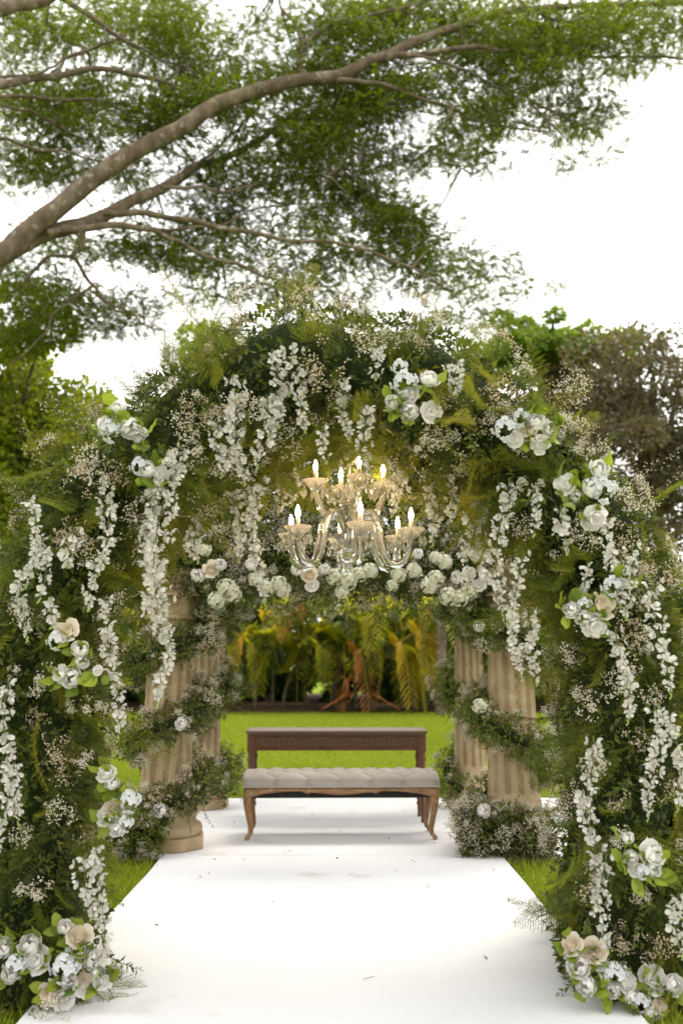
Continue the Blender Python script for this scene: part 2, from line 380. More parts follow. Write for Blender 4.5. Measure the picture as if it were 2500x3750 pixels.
_oct = (np.array([(1, 0, 0), (-1, 0, 0), (0, 1, 0), (0, -1, 0), (0, 0, 1), (0, 0, -1)], float), np.array([(0, 2, 4), (2, 1, 4), (1, 3, 4), (3, 0, 4), (2, 0, 5), (1, 2, 5), (3, 1, 5), (0, 3, 5)]))
def breath(L, n, seed, spread=.42, fl=.0046):
    r = np.random.default_rng(seed); b = MB(); heads = []
    for i in range(max(5, n//9)):
        d = nrm(np.array([r.normal()*spread, r.normal()*spread, 1.0])); fork = d*L*r.uniform(.55, .85); tube(b, [(0, 0, 0), fork*.5+r.normal(size=3)*.006, fork], .0009, 3, 1, False)
        for k in range(9):
            e = fork+nrm(d+r.normal(size=3)*.8)*L*r.uniform(.12, .32); s2 = nrm(np.cross(e-fork, r.normal(size=3)))*.0006
            b.add([fork-s2, fork+s2, e+s2*.6, e-s2*.6], [(0, 1, 2, 3)], 1); heads.append(e)
            if r.random() < .8: heads.append(e+r.normal(size=3)*.008)
    H = np.array(heads); o = MB(); o.add(*_oct)
    b.scatter(o, frames(r.normal(size=H.shape), r.uniform(0, 6, len(H))), H, fl*r.uniform(.6, 1.25, len(H))); return b
def petal(r, th0, th1, ha, flare=0.0, ripple=0.0, nu=5, nv=5, tipround=.2):
    def fn(u, v):
        s = 2*u-1; th = th0+(th1-th0)*v*(1-tipround*s*s); sh = (.35+.65*math.sin(PI*min(.5, v*.62)))*(1-.25*max(0, v-.75)/.25)
        az = s*ha*sh; rho = r*(1+flare*v*v+ripple*math.sin(s*5+v*4)*v)
        return (rho*math.sin(th)*math.sin(az), -rho*math.sin(th)*math.cos(az), r-rho*math.cos(th))
    b = MB(); b.add(*grid(fn, nu, nv)); return b
def rotz(a): c, s = math.cos(a), math.sin(a); return np.array([[c, -s, 0, 0], [s, c, 0, 0], [0, 0, 1, 0], [0, 0, 0, 1.0]])
def ring(b, pet, n, a0, z=0, sc=1, rnd=None, mat=0):
    for k in range(n):
        M = rotz(a0+2*PI*k/n+(rnd.normal()*.12 if rnd is not None else 0)); M[:3, :3] *= sc*(rnd.uniform(.93, 1.06) if rnd is not None else 1); M[2, 3] = z; b.merge(pet, M, mat)
rr = np.random.default_rng(3)
peony_core, peony_petal = [], []
b = MB(); r0 = .040                                                     # plump closed peony
ring(b, petal(r0*.80, .1, 2.85, 1.0, 0, .02), 3, .2, .004, 1, rr); ring(b, petal(r0*.92, .1, 2.45, .85, .0, .03), 5, .9, .0, 1, rr); ring(b, petal(r0, .1, 2.1, .8, .06, .03), 5, .4, -.002, 1, rr)
peony_core.append(b.mesh('closed_peony', M_['petal_white'])); peony_petal.append(petal(r0*1.08, .15, 1.75, .72, .22, .04).mesh('closed_peony_petal', M_['petal_white']))
b = MB()                                                                # open garden rose with a packed heart
for k, (f, t1, n, ha) in enumerate([(.30, 2.3, 3, 1.0), (.42, 2.15, 4, .9), (.54, 2.0, 5, .85), (.66, 1.85, 5, .8), (.79, 1.75, 6, .7)]):
    ring(b, petal(r0*f*1.1, .1, t1, ha, .05, .04), n, k*.7, r0*.62*(1-f)*.9, 1, rr)
peony_core.append(b.mesh('open_peony', M_['petal_cream'])); peony_petal.append(petal(r0*1.05, .15, 1.5, .75, .45, .05).mesh('open_peony_petal', M_['petal_cream']))
b = MB()                                                                # half open, loose
ring(b, petal(r0*.72, .1, 2.3, .95, .05, .05), 4, .2, .012, 1, rr); ring(b, petal(r0*.9, .1, 1.95, .85, .15, .05), 5, .6, .004, 1, rr)
peony_core.append(b.mesh('loose_peony', M_['petal_white'])); peony_petal.append(petal(r0*1.06, .15, 1.4, .8, .5, .06).mesh('loose_peony_petal', M_['petal_white']))
lime_leaf = [broad_leaf(.085, .045, c, f).mesh('lime_leaf', M_['lime']) for c, f in ((.15, .25), (.35, .15), (.5, .3))]
def hydrangea(r, n, pr, seed):
    g = np.random.default_rng(seed); b = MB(); fl = MB(); pt = broad_leaf(pr, pr*.95, .15, .1)
    for k in range(4):
        fl.merge(pt, rotz(k*PI/2)@np.array([[1, 0, 0, 0], [0, .35, .94, 0], [0, -.94, .35, 0], [0, 0, 0, 1.0]]).T)
    D = nrm(g.normal(size=(n, 3))+[0, 0, .55]); b.scatter(fl, frames(D, g.uniform(0, 6, n)), D*r*g.uniform(.66, 1.18, (n, 1))*[1, 1, .8], g.uniform(.65, 1.2, n)); return b
hyd_blue = hydrangea(.035, 16, .017, 1).mesh('blue_hydrangea', M_['petal_blue'])
hyd_ivory = [hydrangea(.050, 46, .020, s).mesh('ivory_hydrangea', M_['hydrangea']) for s in (2, 3)]
blossoms = []
for s in range(4):
    g = np.random.default_rng(40+s); b = MB()
    for k in range(5 if s < 3 else 4):
        M = rotz(2*PI*k/5+g.normal()*.15); M[:3, :3] *= g.uniform(.75, 1.15); b.merge(petal(.020, .15, g.uniform(1.2, 1.75), .62, g.uniform(.15, .5), .05, 4, 4), M)
    b.add(_oct[0]*[.0025, .0025, .006]+[0, 0, .012], _oct[1], 1); blossoms.append(b.mesh('blossom', [M_['wisteria'], M_['bud']]))
b = MB(); b.add(_oct[0]*[.0045, .0045, .009]+[0, 0, .009], _oct[1]); bud_mesh = b.mesh('bud', M_['bud'])
sprig_m = [sprig(L, n, ll, lw, s).mesh('leaf_sprig', [M_['leaf_mid'] if s % 2 else M_['leaf_dark'], M_['stem']]) for s, (L, n, ll, lw) in enumerate([(.20, 15, .042, .018), (.24, 20, .036, .016), (.16, 12, .05, .022), (.28, 22, .034, .015)])]
fern_m = [fern(L, s, wd, dr).mesh('fern_plume', [M_['fern'], M_['stem']]) for s, (L, wd, dr) in enumerate([(.34, .30, .35), (.42, .26, .5), (.28, .36, .3)])]
breath_m = [breath(L, n, s).mesh('babys_breath', [M_['breath'] if s < 3 else M_['breath_tan'], M_['twig']]) for s, (L, n) in enumerate([(.13, 70), (.16, 90), (.11, 55), (.13, 75), (.17, 90)])]
wisp_m = []
for s in range(2):                                                      # long thin airy twigs that break the outline
    g = np.random.default_rng(90+s); b = MB(); L = .34; t = np.linspace(0, 1, 7); pts = np.stack([.05*np.sin(t*3+s), -.06*t**2, L*t], 1); tube(b, pts, np.linspace(.0017, .0007, 7), 3, 1, False); hs = []
    for i in range(26):
        q = np.array([np.interp(.25+.75*i/25, t, pts[:, k]) for k in range(3)]); e = q+nrm(g.normal(size=3)+[0, 0, .7])*g.uniform(.02, .06); tube(b, [q, e], .0006, 3, 1, False); hs.append(e)
        hs.append(e+g.normal(size=3)*.006)
    o = MB(); o.add(*_oct); H = np.array(hs); b.scatter(o, frames(g.normal(size=H.shape)), H, g.uniform(.0025, .0048, len(H))); wisp_m.append(b.mesh('airy_twig', [M_['breath_tan'], M_['twig']]))

def place(name, meshes, parent, base, T, D, S, roll=None, hint=None):
    n = len(T); Rm = frames(D, rng.uniform(0, 2*PI, n) if roll is None else roll, hint)
    for i in range(n):
        link(name, meshes[rng.integers(len(meshes))], parent, mat4(Rm[i], T[i]-base, float(np.broadcast_to(S, (n,))[i])))
ONE_LEAF = [leaf4(.034, .014, .2, .2), leaf4(.042, .018, .3, .35), leaf4(.026, .012, .15, .1)]
def leaf_stuff(T, N, spread=.7, droop=.25, scale=(.7, 1.3), g=None):
    """joined leaf mesh: T points on a surface, N its normals"""
    b = MB(); k = rng.integers(0, 3, len(T))
    for i in range(3):
        s = k == i
        D = nrm(N[s]+rng.normal(0, spread, (s.sum(), 3))-[0, 0, droop]); b.scatter(ONE_LEAF[i], frames(D, rng.uniform(0, 6.3, s.sum())), T[s], rng.uniform(*scale, s.sum()))
    return b

# ------------------------------------------------------------------ the big flower arch
AY0, AY1 = 4.02, 4.92
def arch_path(t, top=2.34, hw=1.16, spring=1.25):
    """t 0..1 from one foot over the crown to the other; returns point (x,z) and outward normal"""
    t = np.asarray(t, float); La = spring; Le = PI*.5*(hw+top-spring)*1.0; Ltot = 2*La+Le; s = t*Ltot
    x = np.empty_like(s); z = np.empty_like(s); nx_ = np.empty_like(s); nz_ = np.empty_like(s)
    a = s < La; c = s > La+Le; m = ~a & ~c
    x[a] = -hw; z[a] = s[a]; nx_[a] = -1; nz_[a] = 0
    x[c] = hw; z[c] = Ltot-s[c]; nx_[c] = 1; nz_[c] = 0
    th = PI*(1-(s[m]-La)/Le); x[m] = hw*np.cos(th); z[m] = spring+(top-spring)*np.sin(th)**1.1+.09*np.exp(-((x[m]-.05)/.42)**2)
    n = nrm(np.stack([np.cos(th)/hw, np.sin(th)/(top-spring)], 1)) if m.any() else np.zeros((0, 2)); nx_[m] = n[:, 0]; nz_[m] = n[:, 1]
    return x, z, nx_, nz_
def ring_tube(Yc, rad, n, t=None, phi=None, top=2.34, hw=None, lump=1):
    t = rng.uniform(0, 1, n) if t is None else t; phi = rng.uniform(0, 2*PI, n) if phi is None else phi
    x, z, nx_, nz_ = arch_path(t, top, hw or (1.16 if Yc < 4.5 else 1.27))
    r_ = rad*(1+lump*(.16*np.sin(t*47+phi*2)+.12*np.sin(t*83+phi*3+1)))*(1+.22*np.exp(-(z/.35)**2))*(1+.28*np.exp(-(x/.6)**2)*(z > 1))
    N = np.stack([nx_*np.cos(phi), np.sin(phi), nz_*np.cos(phi)], 1)
    Pn = np.stack([x+r_*nx_*np.cos(phi), Yc+r_*np.sin(phi), z+r_*nz_*np.cos(phi)], 1)
    Pn[:, 2] = np.maximum(Pn[:, 2], .03); return Pn, N
ABASE = np.array([0, 4.37, 0.0])
arch = thing('flower_arch', 'large deep arch covered in ferns, leaves and white flowers over the aisle', 'arch', ABASE)
core = MB()
for Yc in (AY0, AY1):
    nt_, np_ = 120, 18
    tt, pp = np.meshgrid(np.linspace(0, 1, nt_), np.linspace(0, 2*PI, np_, endpoint=False), indexing='ij'); Pt, _ = ring_tube(Yc, .15, 0, tt.ravel(), pp.ravel())
    core.add(Pt-ABASE, [(i*np_+k, i*np_+(k+1) % np_, (i+1)*np_+(k+1) % np_, (i+1)*np_+k) for i in range(nt_-1) for k in range(np_)])
for top, hw, sg in ((2.40, 1.13, 1), (2.49, 1.32, -1)):                      # inner and outer skin between the two hoops
    nt_, np_ = 120, 8
    tt, vv = np.meshgrid(np.linspace(0, 1, nt_), np.linspace(0, 1, np_), indexing='ij'); x, z, a_, b_ = arch_path(tt.ravel(), top, hw); y = AY0+(AY1-AY0)*vv.ravel(); l = .03*np.sin(x*13+y*9)*np.sin(z*11+y*5)
    core.add(np.stack([x+l*a_, y, np.maximum(z+l*b_, .02)], 1)-ABASE, [(i*np_+k, i*np_+k+1, (i+1)*np_+k+1, (i+1)*np_+k) for i in range(nt_-1) for k in range(np_-1)])
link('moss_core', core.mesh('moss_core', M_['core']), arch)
def skin(n, top, hw, sg):
    t = rng.uniform(0, 1, n); x, z, a_, b_ = arch_path(t, top, hw); y = rng.uniform(AY0, AY1, n)
    return np.stack([x, y, np.maximum(z, .03)], 1), sg*np.stack([a_, 0*a_, b_], 1)
sets = [ring_tube(AY0, .20, 27000), ring_tube(AY1, .17, 8000), skin(7000, 2.38, 1.11, -1), skin(5000, 2.51, 1.34, 1)]
T = np.concatenate([s[0] for s in sets]); N = np.concatenate([s[1] for s in sets])
lf = link('leaf_mass', leaf_stuff(T-ABASE, N).mesh('leaf_mass', M_['leaf_dark']), arch); lf['kind'] = 'stuff'
def front_pts(n, lo=-2.7, hi=-.2, rad=.205):
    return ring_tube(AY0, rad, n, rng.uniform(0.005, .995, n), rng.uniform(lo, hi, n))
# leaf sprigs: mostly on the front hoop
T1, N1 = front_pts(190, -3.6, .5); T2, N2 = skin(50, 2.38, 1.10, -1); T3, N3 = ring_tube(AY1, .15, 50)
T = np.concatenate([T1, T2, T3]); N = np.concatenate([N1, N2, N3])
place('leaf_sprig', sprig_m, arch, ABASE, T-N*.04, nrm(N+rng.normal(0, .55, N.shape)-[0, 0, .5]), rng.uniform(.6, .95, len(T)))
# asparagus fern plumes
T1, N1 = front_pts(205, -3.5, .6); T2, N2 = skin(45, 2.38, 1.10, -1); T3, N3 = ring_tube(AY1, .15, 50)
T = np.concatenate([T1, T2, T3]); N = np.concatenate([N1, N2, N3])
place('fern_plume', fern_m, arch, ABASE, T-N*.05, nrm(N*.9+rng.normal(0, .5, N.shape)-[0, 0, .8]), rng.uniform(.6, 1.05, len(T)))
T, N = front_pts(240, -3.1, .2)
place('fern_spray', fern_m, arch, ABASE, T-N*.02, nrm(N*.5+rng.normal(0, .45, N.shape)-[0, 0, .9]), rng.uniform(.4, .75, len(T)))
# plumes that hang from the crown of the front hoop
t = rng.uniform(.28, .72, 60); T, N = ring_tube(AY0, .15, 0, t, rng.uniform(PI*.75, PI*1.35, 60))
place('hanging_fern', fern_m, arch, ABASE, T, nrm(np.array([0, -.25, -1])+rng.normal(0, .25, T.shape)), rng.uniform(.6, 1.0, 60))
t = rng.uniform(.30, .70, 70); T, N = ring_tube(AY1, .15, 0, t, rng.uniform(PI*.6, PI*1.4, 70))
place('hanging_fern', fern_m, arch, ABASE, T, nrm(np.array([0, -.15, -1])+rng.normal(0, .3, T.shape)), rng.uniform(.5, .9, 70))
t = rng.uniform(.34, .66, 40); T, N = ring_tube(AY1, .17, 0, t, rng.uniform(PI*.7, PI*1.4, 40))
place('hanging_sprig', sprig_m, arch, ABASE, T, nrm(np.array([0, -.2, -1])+rng.normal(0, .4, T.shape)), rng.uniform(.7, 1.1, 40))
# plumes that stand up off the crown
t = rng.uniform(.36, .64, 26); T, N = ring_tube(AY0, .15, 0, t, rng.uniform(-.7, .7, 26))
place('upright_fern', fern_m, arch, ABASE, T, nrm(N+[0, 0, .1]+rng.normal(0, .35, T.shape)), rng.uniform(.5, .85, 26))
# baby's breath
T1, N1 = front_pts(115, -3.3, .35); T2, N2 = skin(35, 2.38, 1.10, -1); T3, N3 = ring_tube(AY1, .16, 50)
T = np.concatenate([T1, T2, T3]); N = np.concatenate([N1, N2, N3])
place('babys_breath', breath_m, arch, ABASE, T, nrm(N+rng.normal(0, .35, N.shape)), rng.uniform(.55, .95, len(T)))
# dense rounded heads of baby's breath where the photograph shows them
HEADS = [(420, 940), (452, 945), (430, 1045), (415, 1075), (555, 945), (540, 960), (185, 1240), (170, 1255), (230, 1090), (215, 1110), (70, 1420), (90, 1450), (190, 1640), (240, 1640), (95, 1570), (40, 1540), (160, 1610), (110, 1300), (60, 1900), (150, 1700), (90, 2060), (70, 2000), (200, 1760), (130, 1840), (985, 1000), (960, 1010), (1120, 930), (1100, 945), (1140, 920), (1300, 900), (1290, 920), (1320, 1010), (1340, 1030), (1210, 1130), (1230, 1120), (1460, 1140), (1450, 1170), (1340, 1230), (1360, 1240), (1450, 1280), (1480, 1350), (1500, 1380), (1550, 1330), (1460, 1500), (1420, 1540), (1340, 1600), (1470, 1610), (1490, 1480), (1360, 1760), (1400, 1830), (1450, 1700), (1520, 1750), (1390, 1910), (1350, 2040), (1480, 2060), (1540, 1920), (1400, 2140), (1000, 760), (960, 770), (1180, 850), (880, 800), (720, 860), (590, 800), (1390, 1200)]
for hx, hy in HEADS:
    for q_ in range(1 + (hx+hy) % 2):
        p_ = P(hx+rng.normal()*12, hy+rng.normal()*12, 3.74+rng.uniform(-.03, .03)); place('babys_breath_head', breath_m, arch, ABASE, p_[None], np.array([[rng.normal()*.35, -1, .1+rng.normal()*.35]]), np.array([rng.uniform(.48, .72)]))
# airy twigs standing off the outline
t = np.concatenate([rng.uniform(.30, .70, 44), rng.uniform(.05, .95, 12)]); T, N = ring_tube(AY0, .18, 0, t, rng.uniform(-.9, .6, 56))
place('airy_twig', wisp_m, arch, ABASE, T, nrm(N+[0, 0, .25]+rng.normal(0, .35, T.shape)), rng.uniform(.4, .8, 56))

# ------------------------------------------------------------------ peony clusters on the arch
def peony_at(parent, base, p, d, kind, s, npet=None):
    Rm = frames(np.asarray(d)[None], np.array([random.uniform(0, 6.28)]))[0]
    o = link('peony', peony_core[kind], parent, mat4(Rm, np.asarray(p)-base, s)); n = npet or random.randint(4, 6)
    for k in range(n):
        M = rotz(2*PI*k/n+random.uniform(-.2, .2)); M[2, 3] = -.004-.002*random.random(); M[:3, :3] *= random.uniform(.92, 1.08)
        link('petal', peony_petal[kind], o, Matrix(M.tolist()))
    return o
def cluster(label, flowers, blues=(), nleaf=9, Y=3.65, group=None, face=(0, -1, .15), size=1.0):
    """flowers: (dx, dy, kind, diameter in print units)"""
    pts = [P(f[0], f[1], Y) for f in flowers]; c = np.mean(pts, 0); base = c+np.array([0, .06, -.03])
    r = thing('peony_cluster', label, 'flowers', base, group)
    for p, f in zip(pts, flowers):
        d = nrm(nrm(p-c+1e-6)*.55+np.array(face)+rng.normal(0, .15, 3)); s = f[3]*1.594*Y/FPX/.088
        peony_at(r, base, p-d*.03*s, d, f[2], s)
    for b_ in blues:
        p = P(b_[0], b_[1], Y); link('hydrangea', hyd_blue, r, mat4(frames(np.array([[0, -1, .1]]))[0], p-base, b_[2] if len(b_) > 2 else 1.1))
    nleaf = int(nleaf*1.4); k = rng.integers(0, len(pts), nleaf); a = rng.uniform(0, 2*PI, nleaf)
    for i in range(nleaf):
        dr = np.array([math.cos(a[i]), -.75+rng.uniform(-.3, .3), math.sin(a[i])]); p = pts[k[i]]+np.array([math.cos(a[i])*.022, .022, math.sin(a[i])*.022])
        link('leaf', lime_leaf[rng.integers(3)], r, mat4(frames(dr[None], np.array([rng.uniform(-.6, .6)]), hint=np.array([0, .9, -.5]))[0], p-base, rng.uniform(.65, 1.1)*size))
    return r
cluster('white peonies with lime leaves at arch shoulder beside big tan baby\'s breath', [(272, 938, 0, 36), (245, 975, 2, 42), (300, 985, 0, 46), (318, 1000, 2, 34)], [(255, 990)], 11)
cluster('pair of shaded peonies below white cluster, beside long dense wisteria', [(340, 1080, 0, 38), (368, 1088, 2, 36)], [(322, 1070, .9)], 6)
cluster('four peonies, cream one on top, on arch pillar before the fluted column', [(153, 1448, 1, 46), (186, 1492, 0, 38), (188, 1518, 0, 30), (166, 1556, 0, 42), (138, 1548, 2, 34), (226, 1540, 2, 18)], [(132, 1470, .9)], 12)
cluster('loose white and cream flowers low on arch pillar next to column base', [(244, 1775, 2, 34), (258, 1800, 0, 30), (262, 1860, 1, 38), (245, 1880, 2, 36), (270, 1905, 0, 30)], [(300, 1838, 1.1), (290, 1890, .8)], 14, 3.78)
cluster('peonies and cool white hydrangea under wisp of fern near arch crown', [(985, 872, 0, 42), (902, 925, 0, 36), (940, 905, 2, 34), (940, 945, 0, 40), (992, 945, 2, 40)], [(930, 880, 1.3), (918, 843, .8)], 13)
cluster('open cream rose and peonies with upright lime leaves on arch shoulder', [(1232, 970, 0, 44), (1208, 990, 1, 44), (1180, 1010, 2, 30), (1262, 985, 2, 34), (1240, 1020, 2, 36)], [(1160, 985, 1.2), (1195, 960, .9)], 11)
cluster('tall peony cluster, bloom on top and drooping bloom below, brown baby\'s breath beneath', [(1374, 1078, 0, 44), (1355, 1120, 0, 46), (1295, 1112, 2, 40), (1322, 1140, 0, 26), (1365, 1192, 2, 46)], [(1385, 1125, 1.3), (1372, 1110, .9)], 14)
cluster('large open cream rose above white peony with glossy lime leaves', [(1384, 1388, 1, 52), (1340, 1420, 0, 38), (1366, 1438, 2, 46), (1310, 1400, 0, 34), (1428, 1338, 2, 26)], [(1340, 1390, .8), (1405, 1345, 1.0)], 15)
cluster('single wide peony and small blooms with bright leaves low on arch pillar', [(1498, 1962, 2, 52), (1440, 1925, 0, 26), (1448, 1968, 0, 30), (1500, 1995, 0, 32), (1460, 2000, 2, 28)], [(1475, 2000, .7)], 14, 3.56)
ROSES_L = [(183, 2148, 1, 46), (150, 2130, 0, 28), (182, 2182, 2, 46), (215, 2206, 0, 38), (70, 2168, 0, 44), (82, 2206, 2, 48), (8, 2178, 0, 40), (198, 2240, 1, 40), (160, 2248, 0, 36), (115, 2282, 1, 44), (144, 2292, 2, 40), (225, 2235, 0, 26), (240, 2250, 2, 34), (25, 2240, 0, 34), (195, 2270, 2, 34)]
cluster('white and cream roses heaped at arch foot beside the leafy corner', ROSES_L, [(155, 2220, 1.4), (40, 2215, 1.1)], 34, 3.72, face=(.15, -1, .35))
ROSES_R = [(1310, 2170, 1, 42), (1362, 2182, 1, 46), (1328, 2218, 0, 46), (1345, 2262, 0, 42), (1405, 2272, 0, 34), (1440, 2255, 2, 38), (1500, 2248, 2, 50), (1450, 2290, 0, 34), (1545, 2262, 0, 40), (1510, 2310, 1, 44), (1492, 2330, 0, 34), (1375, 2210, 2, 30)]
cluster('plump ivory peonies spilling from arch foot onto the carpet edge', ROSES_R, [(1410, 2235, 1.2), (1470, 2300, .9)], 34, 3.72, face=(-.15, -1, .35))

# ------------------------------------------------------------------ wisteria strands
def strand(dx, y0, y1, wd, Y, label, group, dens=1.0, sway=22, blos=None):
    a = P(dx, y0, Y); b_ = P(dx, y1, Y); L = a[2]-b_[2]; W = wd*1.594*Y/FPX*.5
    r = thing('wisteria_strand', label, 'wisteria', a, group)
    t = np.linspace(0, 1, 9); sw = sway*.001*L
    pts = np.stack([sw*np.sin(t*4+dx)*3, sw*np.cos(t*3+dx)*1.5, -L*t], 1); s = MB(); tube(s, pts, np.linspace(.003, .001, 9), 4); link('stem', s.mesh('stem', M_['stem']), r)
    n = int(max(9, dens*L*W*1500+L*42))
    for i in range(n):
        v = (i+.5)/n*.94; p = np.array([np.interp(v, t, pts[:, k]) for k in range(3)])
        ang = i*2.399+rng.normal()*.4; tap = min(1, (1-v)*3.2+.18); d = nrm(np.array([math.cos(ang), math.sin(ang)*.9-.25, -.45+rng.normal()*.5]))
        q = p+d*[1, 1, .35]*max(.004, (W*tap*rng.uniform(.35, 1.25)-.010)); sc = rng.uniform(.45, .88)*(.65+.35*tap)
        link('blossom', blossoms[rng.integers(4)], r, mat4(frames(d[None], np.array([rng.uniform(0, 6)]))[0], q, sc))
    for i in range(5):
        v = .94+.06*i/4; p = np.array([np.interp(v, t, pts[:, k]) for k in range(3)]); link('bud', bud_mesh, r, mat4(frames(np.array([[math.cos(i*2.4)*.5, math.sin(i*2.4)*.5, -1]]))[0], p, .8))
    return r
GW = 'white wisteria strands on the flower arch'
LAND = [(285, 960, 'the arch shoulder peonies under tan baby\'s breath'), (355, 1085, 'the shaded pair of peonies'), (160, 1500, 'the four peonies with cream one on top'), (260, 1840, 'the loose flowers by the column base'), (940, 900, 'the peonies with cool white hydrangea'), (1220, 985, 'the open rose with upright lime leaves'),
        (1350, 1120, 'the tall drooping peony cluster'), (1375, 1400, 'the large open cream rose'), (1475, 1960, 'the single wide peony'), (150, 2200, 'the heaped roses at arch foot'), (1430, 2250, 'the ivory peonies on the carpet edge'), (800, 1180, 'the chandelier')]
USED = {}
def auto_label(x, a, b_, wd):
    cx, cy_ = x, (a+b_)/2; lx, ly, ph = min(LAND, key=lambda q: math.hypot(q[0]-cx, (q[1]-cy_)*.8)); L = b_-a
    ln = 'short' if L < 130 else 'long' if L > 235 else 'mid length'; tk = 'full' if wd >= 44 else 'thin' if wd <= 34 else 'loose'
    rel = 'above' if cy_ < ly-110 else 'below' if cy_ > ly+110 else 'beside'
    t = f'{ln} {tk} white wisteria strand hanging {rel} {ph}'; return t
strand(392, 1035, 1500, 78, 3.68, 'long thick dense white wisteria column hanging before the fluted column', None, 1.5)
strand(368, 1095, 1480, 50, 3.76, 'slimmer creamy wisteria strand behind the thick dense white one', None)
strand(378, 1440, 1622, 34, 3.70, 'narrow wisteria tail ending over the fluted shaft with garland', None)
SS = [(x, a, b_, wd, 3.70) for x, a, b_, wd in [(528, 858, 1095, 52), (556, 900, 1110, 42), (604, 905, 1075, 44), (628, 800, 1010, 40), (668, 795, 905, 52), (700, 840, 990, 34), (795, 870, 1010, 30), (868, 790, 870, 36), (1042, 830, 905, 46), (845, 930, 1090, 40), (500, 960, 1060, 34), (640, 900, 980, 30), (745, 980, 1060, 28)]]
SS += [(566, 1080, 1290, 44, 3.95), (600, 1105, 1395, 34, 3.9), (640, 1050, 1180, 30, 4.1), (672, 1075, 1160, 28, 4.1), (800, 1010, 1080, 40, 4.2), (905, 1080, 1185, 44, 4.1), (985, 1075, 1250, 34, 4.0), (930, 1010, 1100, 34, 4.1), (1082, 1130, 1365, 58, 3.95), (540, 1120, 1270, 34, 4.0), (455, 1180, 1290, 40, 3.95), (1030, 1080, 1200, 32, 4.0)]
SS += [(238, 1080, 1320, 46, 3.66), (262, 1370, 1700, 34, 3.68), (75, 1140, 1350, 34, 3.64), (118, 1370, 1440, 36, 3.64), (35, 1560, 1900, 44, 3.62), (60, 1300, 1470, 34, 3.64), (205, 1960, 2110, 52, 3.64), (232, 2060, 2240, 40, 3.68), (165, 1220, 1300, 40, 3.64), (230, 1940, 2060, 36, 3.68), (100, 1230, 1380, 30, 3.64), (20, 1750, 1960, 34, 3.6), (215, 1280, 1400, 30, 3.66),
       (1225, 1120, 1230, 40, 3.68), (1292, 1160, 1270, 44, 3.66), (1405, 1190, 1390, 42, 3.64), (1425, 1440, 1660, 40, 3.64), (1512, 1330, 1600, 46, 3.6), (1352, 1690, 1860, 40, 3.68), (1490, 1620, 1880, 44, 3.6), (1350, 1830, 2090, 40, 3.66), (1385, 1960, 2190, 38, 3.64), (1440, 1250, 1420, 34, 3.62), (1545, 1640, 1860, 44, 3.58), (1555, 2050, 2200, 36, 3.58), (1340, 1290, 1420, 30, 3.68)]
for x, a, b_, wd, Y in SS: strand(x, a, b_, wd, Y, auto_label(x, a, b_, wd), GW)
strand(1152, 1098, 1420, 46, 3.74, 'white wisteria strand hanging before the carved stone capital', None)
strand(1190, 1270, 1560, 34, 3.74, 'thin wisteria tail hanging over the carved capital and garland', None)
strand(1222, 1400, 1570, 34, 3.76, 'short wisteria tail beside the stone shaft, above the lawn', None)

# ------------------------------------------------------------------ chandelier
CY = 4.50; CX = P(803, 1240, CY)[0]
def cz(dy): return P(803, dy, CY)[2]
ch = thing('chandelier', 'crystal chandelier with two tiers of lit candle bulbs under the arch', 'chandelier', (CX, CY, cz(1300)))
cb = np.array([CX, CY, cz(1300)]); zl = cz(1247)-cb[2]; zu = cz(1132)-cb[2]; zt = cz(985)-cb[2]
mb = MB(); tube(mb, [(0, 0, zu+.04), (0, 0, 2.33-cb[2])], .004, 6); link('chain', mb.mesh('chain', M_['metal']), ch)
mb = MB(); lathe(mb, [(.001, -.03), (.012, -.025), (.016, -.012), (.008, .004), (.02, .015), (.045, .03), (.05, .045), (.03, .06), (.014, .075), (.018, .10), (.022, .14), (.014, .18), (.02, .21), (.034, .225), (.034, .24), (.016, .255), (.02, .30), (.024, zu+.0), (.012, zu+.05), (.003, zu+.07), (.001, zu+.07)], 16); link('stem', mb.mesh('stem', M_['glass']), ch)
def scallop(k): return lambda t, z: 1+.09*abs(math.cos(k*t/2))
def dish(r, h):
    b = MB(); lathe(b, [(.004, 0), (r*.35, h*.12), (r*.7, h*.55), (r, h), (r*.98, h*1.06), (r*.66, h*.68), (r*.32, h*.28), (.004, h*.16)], 40, 0, lambda t, z: 1+(.10*abs(math.cos(5*t))*min(1, max(0, z/h)))); return b
dish_s = dish(.056, .050).mesh('drip_dish', M_['glass']); dish_u = dish(.053, .050).mesh('drip_dish', M_['glass'])
mb = MB(); mb.merge(dish(.075, .05)); link('bowl', mb.mesh('bowl', M_['glass']), ch, loc=(0, 0, .085))
mb = MB(); mb.merge(dish(.05, .035)); link('bowl', mb.mesh('bowl', M_['glass']), ch, loc=(0, 0, .255))
mb = MB(); lathe(mb, [(.0105, 0), (.0105, .075), (.008, .078), (.001, .078)], 16); candle_me = mb.mesh('candle', M_['candle'])
mb = MB(); lathe(mb, [(.004, 0), (.0075, .006), (.0105, .018), (.0095, .030), (.005, .044), (.0018, .053), (.0004, .056)], 14); bulb_me = mb.mesh('bulb', M_['bulb'])
mb = MB(); V = [(0, 0, 0)]+[(.006*math.cos(k*PI/4), .004*math.sin(k*PI/4), -.012) for k in range(8)]+[(.0095*math.cos(k*PI/4), .005*math.sin(k*PI/4), -.028) for k in range(8)]+[(0, 0, -.042)]
mb.add(V, [(0, 1+k, 1+(k+1) % 8) for k in range(8)]+[(17, 9+(k+1) % 8, 9+k) for k in range(8)]); n0 = mb.n-18
mb.F[4].append(np.array([(1+k, 9+k, 9+(k+1) % 8, 1+(k+1) % 8) for k in range(8)])); mb.M[4].append(np.zeros(8, int)); prism_me = mb.mesh('crystal_drop', M_['glass'], False)
